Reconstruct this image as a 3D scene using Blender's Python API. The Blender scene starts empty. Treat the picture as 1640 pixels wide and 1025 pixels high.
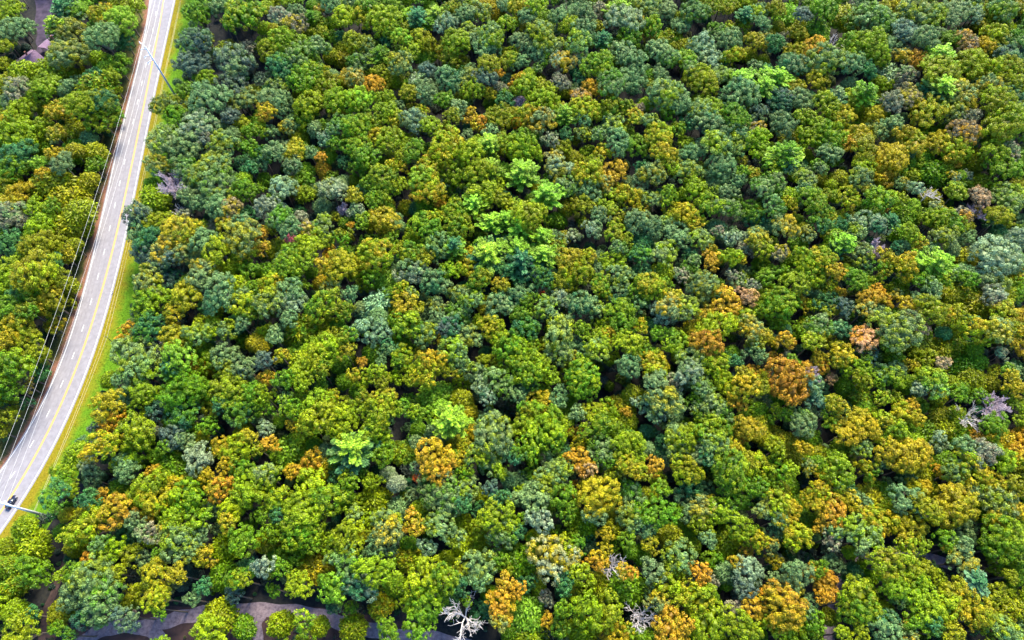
import bpy, math, random
import numpy as np
from mathutils import Vector, Matrix

# ------------------------------------------------------------------ camera, world, sun, exposure
SC = bpy.context.scene
COL = SC.collection
F_PX, H_CAM = 1100.0, 256.0                 # focal length in survey pixels (1640 wide), height above the road in metres
PITCH = math.atan(527.5 / F_PX)             # tilt away from straight down
cd = bpy.data.cameras.new("camera"); cam = bpy.data.objects.new("camera", cd); COL.objects.link(cam)
cam.location = (0, 0, H_CAM); cam.rotation_euler = (PITCH, 0, 0)
cd.sensor_width = 36.0; cd.lens = F_PX / 1640.0 * 36.0; cd.clip_start = 1.0; cd.clip_end = 3000.0
SC.camera = cam
SUN_ELEV, SUN_AZ = math.radians(46), math.radians(18)
w = bpy.data.worlds.new("World"); SC.world = w; w.use_nodes = True
nt = w.node_tree
sky = nt.nodes.new("ShaderNodeTexSky"); sky.sky_type = 'NISHITA'; sky.sun_disc = False
sky.sun_elevation = SUN_ELEV; sky.sun_rotation = SUN_AZ; sky.air_density = 1.0; sky.dust_density = 1.0; sky.ozone_density = 2.0
hs = nt.nodes.new("ShaderNodeHueSaturation"); hs.inputs['Saturation'].default_value = 1.25; nt.links.new(sky.outputs[0], hs.inputs['Color'])
bg = nt.nodes["Background"]; nt.links.new(hs.outputs[0], bg.inputs[0]); bg.inputs[1].default_value = 0.135
sl = bpy.data.lights.new("sun", 'SUN'); sl.energy = 2.9; sl.angle = math.radians(20); sl.color = (1.0, 0.90, 0.66)
so = bpy.data.objects.new("sun", sl); COL.objects.link(so)
so.rotation_euler = (-(math.pi / 2 - SUN_ELEV), 0, -SUN_AZ)
SC.view_settings.view_transform = 'Standard'; SC.view_settings.look = 'None'
SC.view_settings.exposure = 2.12; SC.view_settings.gamma = 1.0
SC.cycles.max_bounces = 5; SC.cycles.diffuse_bounces = 3; SC.cycles.transparent_max_bounces = 4
random.seed(11); RNG = np.random.default_rng(11)

# ------------------------------------------------------------------ survey: site-plan point -> metres
def gp(px, py, z=0.0):
    u = (px - 820) / F_PX; v = -(py - 512.5) / F_PX
    c, s = math.cos(PITCH), math.sin(PITCH)
    d = (u, s + v * c, -c + v * s); t = (H_CAM - z) / -d[2]
    return Vector((d[0] * t, d[1] * t, z))
def sstep(a, b, x):
    t = min(1.0, max(0.0, (x - a) / (b - a))); return t * t * (3 - 2 * t)

RIGHT_PX = [(279,0),(257,100),(242,175),(226,255),(207,338),(192,418),(167,511),(147,567),(125,627),(85,717),(56,764),(22,818),(0,853)]
LEFT_PX = [(241,0),(225,87),(207,162),(186,250),(162,356),(142,436),(122,512),(92,594),(60,662),(32,712),(2,752)]
YELL_PX = [(262,0),(246,92),(230,175),(212,252),(192,351),(172,431),(150,512),(127,582),(95,654),(60,719),(35,764),(0,825)]
DASH_PX = [(192.5,293.5),(182.5,328.5),(174.2,366),(165.5,403.5),(156.8,443.5),(146.2,482.2),(134.2,523.2),(118.8,568.2),(100,613.2),(79.5,659.5),(55.5,705.8),(27.5,749)]
def fit(pxs, deg):
    p = np.array([gp(*q)[:2] for q in pxs]); k = np.polyfit(p[:, 1] / 100, p[:, 0], deg)
    lo, hi = p[:, 1].min(), p[:, 1].max(); kd = np.polyder(k)
    def f(y):
        yc = min(hi, max(lo, y)); return float(np.polyval(k, yc / 100) + np.polyval(kd, yc / 100) * (y - yc) / 100)
    return f
xR = fit(RIGHT_PX, 4); xL = fit(LEFT_PX, 4); xY = fit(YELL_PX, 4)
def slope_cos(y):                                      # cosine between the road's run and the y axis
    s = (xR(y + 2) - xR(y - 2)) / 4; return 1 / math.sqrt(1 + s * s)
def d_right(x, y): return (x - xR(y)) * slope_cos(y)   # metres right of the right edge line
def d_left(x, y): return (xL(y) - x) * slope_cos(y)    # metres left of the left edge line
def relief(x, y):
    a = sstep(16, 60, d_right(x, y)) * sstep(40, 90, y)
    h = 3.0 * math.sin(x / 37 + 1.3) * math.cos(y / 45 + .4) + 1.6 * math.sin((x + y) / 21)
    b = sstep(3.5, 30, d_left(x, y))
    if x < -230 and y > 230: b *= 0.55
    return a * h - 7.0 * b

# ------------------------------------------------------------------ mesh helpers
class MB:
    def __init__(s): s.v = []; s.f = []
    def add(s, vs, fs):
        o = len(s.v); s.v += [tuple(q) for q in vs]; s.f += [tuple(i + o for i in f) for f in fs]; return s
    def box(s, c, d, rz=0, taper=1.0):
        x, y, z = d[0] / 2, d[1] / 2, d[2] / 2; ca, sa = math.cos(rz), math.sin(rz); vs = []
        for k in (-1, 1):
            t = taper if k > 0 else 1
            for a, b in ((-1, -1), (1, -1), (1, 1), (-1, 1)):
                X, Y = a * x * t, b * y * t; vs.append((c[0] + X * ca - Y * sa, c[1] + X * sa + Y * ca, c[2] + k * z))
        return s.add(vs, [(3, 2, 1, 0), (4, 5, 6, 7), (0, 1, 5, 4), (1, 2, 6, 5), (2, 3, 7, 6), (3, 0, 4, 7)])
    def tube(s, pts, rad, n=8, cap=True):
        pts = [Vector(p) for p in pts]; rings = []; ref = Vector((0.31, 0.17, 1)).normalized()
        for i, p in enumerate(pts):
            t = (pts[min(i + 1, len(pts) - 1)] - pts[max(i - 1, 0)]).normalized()
            r = ref if abs(t.dot(ref)) < .97 else Vector((1, 0, 0))
            a = t.cross(r).normalized(); b = t.cross(a)
            rr = rad[i] if hasattr(rad, '__len__') else rad
            rings.append([p + (a * math.cos(2 * math.pi * k / n) + b * math.sin(2 * math.pi * k / n)) * rr for k in range(n)])
        vs = [q for r in rings for q in r]; fs = []
        for i in range(len(pts) - 1):
            for k in range(n): fs.append((i * n + k, i * n + (k + 1) % n, (i + 1) * n + (k + 1) % n, (i + 1) * n + k))
        if cap: fs += [tuple(range(n))[::-1], tuple(range((len(pts) - 1) * n, len(pts) * n))]
        return s.add(vs, fs)
    def mesh(s, name, mat, smooth=False):
        m = bpy.data.meshes.new(name); m.from_pydata(s.v, [], s.f); m.update()
        if mat: m.materials.append(mat)
        if smooth: m.polygons.foreach_set('use_smooth', [True] * len(m.polygons))
        return m
    def build(s, name, mat, parent=None, smooth=False):
        o = bpy.data.objects.new(name, s.mesh(name, mat, smooth)); COL.objects.link(o)
        if parent: o.parent = parent
        return o
def tag(o, label=None, cat=None, group=None, kind=None):
    if label: o['label'] = label
    if cat: o['category'] = cat
    if group: o['group'] = group
    if kind: o['kind'] = kind
    return o
def empty(name, loc, rz=0):
    o = bpy.data.objects.new(name, None); COL.objects.link(o); o.location = loc; o.rotation_euler = (0, 0, rz); o.empty_display_size = 1; return o

# ------------------------------------------------------------------ materials
def mat(name, col, rough=.8, noise=None, metal=0.0, bump=0.0, col2=None, scale=1.0, spec=.3):
    m = bpy.data.materials.new(name); m.use_nodes = True; t = m.node_tree; b = t.nodes["Principled BSDF"]
    b.inputs['Roughness'].default_value = rough; b.inputs['Metallic'].default_value = metal
    b.inputs['Specular IOR Level'].default_value = spec
    if col2 is None: b.inputs['Base Color'].default_value = (*col, 1); return m
    tc = t.nodes.new("ShaderNodeTexCoord"); n = t.nodes.new("ShaderNodeTexNoise"); n.inputs['Scale'].default_value = scale
    n.inputs['Detail'].default_value = 8; n.inputs['Roughness'].default_value = .65
    t.links.new(tc.outputs['Object'], n.inputs['Vector'])
    r = t.nodes.new("ShaderNodeValToRGB"); r.color_ramp.elements[0].position = .35; r.color_ramp.elements[1].position = .68
    r.color_ramp.elements[0].color = (*col, 1); r.color_ramp.elements[1].color = (*col2, 1)
    t.links.new(n.outputs['Fac'], r.inputs[0]); t.links.new(r.outputs[0], b.inputs['Base Color'])
    if bump:
        bp = t.nodes.new("ShaderNodeBump"); bp.inputs['Strength'].default_value = bump; t.links.new(n.outputs['Fac'], bp.inputs['Height']); t.links.new(bp.outputs[0], b.inputs['Normal'])
    return m

def leaf_mat():
    m = bpy.data.materials.new("leaves"); m.use_nodes = True; t = m.node_tree; N, L = t.nodes, t.links
    b = N["Principled BSDF"]; out = N["Material Output"]
    def at(n, ty):
        a = N.new("ShaderNodeAttribute"); a.attribute_name = n; a.attribute_type = ty; return a
    c1, c2 = at("col", 'INSTANCER'), at("col2", 'INSTANCER'); v, u = at("clump", 'GEOMETRY'), at("leaf", 'GEOMETRY')
    mr = N.new("ShaderNodeMapRange"); mr.inputs[1].default_value = .35; mr.inputs[2].default_value = .72
    L.new(v.outputs['Fac'], mr.inputs[0])
    mx = N.new("ShaderNodeMix"); mx.data_type = 'RGBA'; L.new(mr.outputs[0], mx.inputs[0]); L.new(c1.outputs['Color'], mx.inputs[6]); L.new(c2.outputs['Color'], mx.inputs[7])
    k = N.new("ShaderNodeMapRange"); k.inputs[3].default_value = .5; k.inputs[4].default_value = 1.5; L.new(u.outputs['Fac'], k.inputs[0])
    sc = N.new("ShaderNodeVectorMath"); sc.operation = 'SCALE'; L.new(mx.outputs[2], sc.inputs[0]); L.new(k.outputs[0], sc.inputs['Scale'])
    # each spray of leaves is a little paler or deeper than the next
    h1 = N.new("ShaderNodeMath"); h1.operation = 'MULTIPLY'; h1.inputs[1].default_value = 37.7; L.new(v.outputs['Fac'], h1.inputs[0])
    h2 = N.new("ShaderNodeMath"); h2.operation = 'FRACT'; L.new(h1.outputs[0], h2.inputs[0])
    h3 = N.new("ShaderNodeMapRange"); h3.inputs[3].default_value = .68; h3.inputs[4].default_value = 1.36; L.new(h2.outputs[0], h3.inputs[0])
    s0 = sc; sc = N.new("ShaderNodeVectorMath"); sc.operation = 'SCALE'; L.new(s0.outputs[0], sc.inputs[0]); L.new(h3.outputs[0], sc.inputs['Scale'])
    L.new(sc.outputs[0], b.inputs['Base Color']); b.inputs['Roughness'].default_value = .5; b.inputs['Specular IOR Level'].default_value = .22
    tr = N.new("ShaderNodeBsdfTranslucent"); L.new(sc.outputs[0], tr.inputs[0])
    ms = N.new("ShaderNodeMixShader"); ms.inputs[0].default_value = .22
    L.new(b.outputs[0], ms.inputs[1]); L.new(tr.outputs[0], ms.inputs[2]); L.new(ms.outputs[0], out.inputs[0])
    return m
LEAF = leaf_mat()
BARK = mat("bark", (.10, .075, .06), .9, col2=(.17, .14, .12), scale=2)
BONE = mat("dead wood", (.40, .36, .35), .85, col2=(.66, .61, .60), scale=1.2)
GREYWOOD = mat("grey twigs", (.34, .27, .31), .9, col2=(.52, .42, .48), scale=1.5)

# ------------------------------------------------------------------ ground
def strip(name, ya, yb, step, xa, xb, z, material, kind='structure', n=2, zf=None):
    """a ribbon between two offset functions of y"""
    m = MB(); rows = int((yb - ya) / step) + 1
    for i in range(rows):
        y = ya + i * step; a, b = xa(y), xb(y)
        for j in range(n):
            x = a + (b - a) * j / (n - 1); m.v.append((x, y, z if zf is None else z + zf(x, y)))
    for i in range(rows - 1):
        for j in range(n - 1):
            o = i * n + j; m.f.append((o, o + 1, o + n + 1, o + n))
    o = m.build(name, material, smooth=True); tag(o, kind=kind); return o
def ground_sheet():
    m = MB(); xs = np.concatenate([[-1500, -900, -600], np.arange(-420, 421, 6), [600, 900, 1500]]); ys = np.concatenate([[-900, -400, -200], np.arange(-90, 421, 6), [600, 900, 1500]])
    for y in ys:
        for x in xs:
            inside = -400 < x < 400 and -80 < y < 400
            z = relief(x, y) if inside else (relief(max(-400, min(400, x)), max(-80, min(400, y))))
            m.v.append((x, y, z - .05 if -6 < d_right(x, y) < 15 or d_left(x, y) < 3.5 and d_right(x, y) < 0 else z))
    W = len(xs)
    for i in range(len(ys) - 1):
        for j in range(W - 1):
            a = i * W + j; m.f.append((a, a + 1, a + W + 1, a + W))
    o = m.build("ground", mat("leaf litter with gap shade", (.005, .007, .010), .95, col2=(.024, .023, .020), scale=.8, bump=.6), smooth=True)  # near-black blue: shade of the canopy gaps is put into the litter colour
    return tag(o, kind='structure')
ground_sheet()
YA, YB = -40, 380
ASPH = mat("asphalt", (.185, .178, .205), .85, col2=(.245, .235, .268), scale=.5)
strip("road", YA, YB, 3, lambda y: xL(y) - .75 / slope_cos(y), lambda y: xR(y) + .8 / slope_cos(y), .02, ASPH, n=6)
# worn wheel tracks: slightly darker bands of polished asphalt
TRK = mat("asphalt track", (.170, .163, .190), .75, col2=(.228, .218, .25), scale=.4)
for a in (.12, .26, .45, .59):
    strip("road_track", YA, YB, 3, lambda y: xL(y) + (xR(y) - xL(y)) * a, lambda y: xL(y) + (xR(y) - xL(y)) * a + .6, .025, TRK)
WHITE = mat("white road paint", (.80, .80, .82), .6); YEL = mat("yellow road paint", (.80, .36, .015), .6)
def line(name, f, off, wd, m, ya=YA, yb=YB):
    return strip(name, ya, yb, 1.5, lambda y: f(y) + (off - wd / 2) / slope_cos(y), lambda y: f(y) + (off + wd / 2) / slope_cos(y), .031, m)
line("road_marking", xR, 0, .24, WHITE); line("road_marking", xL, 0, .20, WHITE)
line("road_marking", xY, -.22, .22, YEL); line("road_marking", xY, .22, .22, YEL)
dp = [gp(*q) for q in DASH_PX]
fr = [(p.x - xL(p.y)) / (xY(p.y) - xL(p.y)) for p in dp]; FR = sum(fr) / len(fr)
m = MB(); ds = 12.19; yy = dp[0].y; ycs = [yy]
for sgn in (1, -1):
    y = yy
    for k in range(26):
        y += sgn * ds * slope_cos(y); ycs.append(y)
for yc in ycs:
    if not YA < yc < YB: continue
    c = slope_cos(yc); xm = lambda y: xL(y) + (xY(y) - xL(y)) * FR
    y0, y1 = yc - 1.5 * c, yc + 1.5 * c
    m.add([(xm(y0) - .09 / c, y0, .031), (xm(y0) + .09 / c, y0, .031), (xm(y1) + .09 / c, y1, .031), (xm(y1) - .09 / c, y1, .031)], [(0, 1, 2, 3)])
tag(m.build("road_marking", WHITE), kind='structure')

def verge_mat(name, ca, cb, lo, hi, cc=None):
    """two grass colours with a ragged border between them; UV.x carries metres from the road"""
    m = bpy.data.materials.new(name); m.use_nodes = True; t = m.node_tree; N, L = t.nodes, t.links; b = N["Principled BSDF"]
    b.inputs['Roughness'].default_value = .9; b.inputs['Specular IOR Level'].default_value = .15
    uv = N.new("ShaderNodeAttribute"); uv.attribute_name = "off"; g = N.new("ShaderNodeTexCoord")
    n = N.new("ShaderNodeTexNoise"); n.inputs['Scale'].default_value = .22; n.inputs['Detail'].default_value = 7
    n2 = N.new("ShaderNodeTexNoise"); n2.inputs['Scale'].default_value = 1.6; n2.inputs['Detail'].default_value = 8; n2.inputs['Roughness'].default_value = .75
    L.new(g.outputs['Object'], n.inputs[0]); L.new(g.outputs['Object'], n2.inputs[0])
    ad = N.new("ShaderNodeMath"); ad.operation = 'MULTIPLY_ADD'; ad.inputs[1].default_value = 7; L.new(n.outputs[0], ad.inputs[0]); L.new(uv.outputs['Fac'], ad.inputs[2])
    mr = N.new("ShaderNodeMapRange"); mr.inputs[1].default_value = lo + 3.5; mr.inputs[2].default_value = hi + 3.5; L.new(ad.outputs[0], mr.inputs[0])
    mx = N.new("ShaderNodeMix"); mx.data_type = 'RGBA'; mx.inputs[6].default_value = (*ca, 1); mx.inputs[7].default_value = (*cb, 1); L.new(mr.outputs[0], mx.inputs[0])
    k = N.new("ShaderNodeMapRange"); k.inputs[1].default_value = .3; k.inputs[2].default_value = .7; k.inputs[3].default_value = .5; k.inputs[4].default_value = 1.45; L.new(n2.outputs[0], k.inputs[0])
    sc = N.new("ShaderNodeVectorMath"); sc.operation = 'SCALE'; L.new(mx.outputs[2], sc.inputs[0]); L.new(k.outputs[0], sc.inputs['Scale'])
    L.new(sc.outputs[0], b.inputs['Base Color'])
    bp = N.new("ShaderNodeBump"); bp.inputs['Strength'].default_value = .8; bp.inputs['Distance'].default_value = .4; L.new(n2.outputs[0], bp.inputs['Height']); L.new(bp.outputs[0], b.inputs['Normal'])
    return m
def verge(name, side, w0, w1, material):
    n = 9
    if side > 0: o = strip(name, YA, YB, 2, lambda y: xR(y) + w0 / slope_cos(y), lambda y: xR(y) + w1 / slope_cos(y), .005, material, n=n, zf=lambda x, y: max(0, relief(x, y)))
    else: o = strip(name, YA, YB, 2, lambda y: xL(y) - w1 / slope_cos(y), lambda y: xL(y) - w0 / slope_cos(y), .06, material, n=n, zf=lambda x, y: relief(x, y))
    a = o.data.attributes.new("off", 'FLOAT', 'POINT')
    a.data.foreach_set('value', [(d_right(v.co.x, v.co.y) if side > 0 else d_left(v.co.x, v.co.y)) for v in o.data.vertices])
    return o
verge("verge", 1, .7, 15, verge_mat("verge grass", (.19, .155, .008), (.085, .19, .006), 2.7, 7.5))
verge("soil_bank", -1, .7, 9, verge_mat("red soil bank", (.20, .095, .065), (.07, .075, .02), 1.2, 3.6))

def path_strip(name, pts, wd, z, material):
    p = [gp(*q) for q in pts]; q = []
    for i in range(len(p) - 1):
        a = p[max(i - 1, 0)]; b = p[i]; c = p[i + 1]; d = p[min(i + 2, len(p) - 1)]
        for k in range(8):
            t = k / 8; q.append(.5 * ((2 * b) + (c - a) * t + (2 * a - 5 * b + 4 * c - d) * t * t + (3 * b - a - 3 * c + d) * t ** 3))
    q.append(p[-1]); m = MB(); n = 5
    for i, c in enumerate(q):
        t = (q[min(i + 1, len(q) - 1)] - q[max(i - 1, 0)]).normalized(); s = Vector((-t.y, t.x, 0))
        for j in range(n):
            u = (j / (n - 1) - .5) * wd * (1 + .12 * math.sin(i * .9 + j)); pt = c + s * u; m.v.append((pt.x, pt.y, z + relief(pt.x, pt.y)))
    for i in range(len(q) - 1):
        for j in range(n - 1):
            o = i * n + j; m.f.append((o, o + n, o + n + 1, o + 1))
    return tag(m.build(name, material, smooth=True), kind='structure'), q
GRAV = mat("gravel lane", (.10, .075, .10), .95, col2=(.25, .195, .225), scale=.9, bump=.4)
SOIL = mat("red brown soil", (.035, .022, .022), .95, col2=(.085, .052, .045), scale=.4, bump=.5)
LANES = []
_, q = path_strip("gravel_lane", [(100,1060),(140,1022),(185,1004),(235,1003),(285,990),(330,981),(375,977),(440,978),(500,984),(550,998),(600,1010),(650,1021),(700,1024),(760,1040)], 4.6, .03, GRAV); LANES.append((q, 4.5))
_, q = path_strip("gravel_lane_fork", [(228,1002),(252,1018),(262,1050)], 4.8, .036, GRAV); LANES.append((q, 3.5))
_, q = path_strip("gravel_lane_fork", [(425,978),(412,1000),(416,1045)], 3.4, .042, GRAV); LANES.append((q, 2.5))
_, q = path_strip("woodland_lane", [(1520,905),(1460,884),(1415,886),(1378,900),(1350,925),(1338,952),(1332,990),(1325,1040)], 3.6, .03, GRAV); LANES.append((q, 1.0))
_, q = path_strip("dirt_track", [(112,838),(110,870),(103,905),(88,945),(72,985),(66,1040)], 2.4, .06, SOIL); LANES.append((q, 1.0))
_, q = path_strip("gravel_yard", [(62,-30),(64,20),(66,55),(62,80),(50,110)], 9.0, .08, mat("dark gravel yard", (.022, .017, .034), .95, col2=(.075, .055, .095), scale=.25)); LANES.append((q, 5.0))
# bare red-brown clearing inside the lane's loop
m = MB(); cc = gp(330, 1012); N = 40
m.v.append((cc.x, cc.y, .012)); 
for k in range(N):
    a = 2 * math.pi * k / N; r = 1 + .1 * math.sin(3 * a) + .06 * math.sin(7 * a); m.v.append((cc.x + 62 * r * math.cos(a), cc.y + 9 * r * math.sin(a), .012))
m.f = [(0, k + 1, (k + 1) % N + 1) for k in range(N)]
tag(m.build("clearing_ground", mat("clearing soil", (.022, .014, .016), .95, col2=(.065, .036, .034), scale=.3, bump=.4)), kind='structure')
def near_lane(x, y, extra=0):
    for q, r in LANES:
        for c in q[::2]:
            if (c.x - x) ** 2 + (c.y - y) ** 2 < (r + extra) ** 2: return True
    return False

# grass tufts on the verge: nobody could count them
def tufts():
    m = MB(); R = random.Random(5); cv = []
    for _ in range(9000):
        y = R.uniform(-10, 330); d = R.uniform(1.0, 14.5); x = xR(y) + d / slope_cos(y)
        if R.random() > .25 + .75 * sstep(3, 10, d): continue
        for k in range(4):
            a = R.uniform(0, 6.28); h = R.uniform(.12, .4); l = R.uniform(.12, .3)
            dx, dy = math.cos(a) * l, math.sin(a) * l; o = (x + R.uniform(-.3, .3), y + R.uniform(-.3, .3))
            m.add([(o[0] - dy * .4, o[1] + dx * .4, 0), (o[0] + dy * .4, o[1] - dx * .4, 0), (o[0] + dx, o[1] + dy, h)], [(0, 1, 2)]); cv.append(d + R.uniform(-2, 2))
    o = m.build("grass", verge_mat("grass blades", (.21, .18, .01), (.11, .23, .008), 2.7, 7.5)); tag(o, "grass tufts along the verge beside the road", "grass", kind='stuff')
    a = o.data.attributes.new("off", 'FLOAT', 'FACE'); a.data.foreach_set('value', cv)
tufts()
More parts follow.
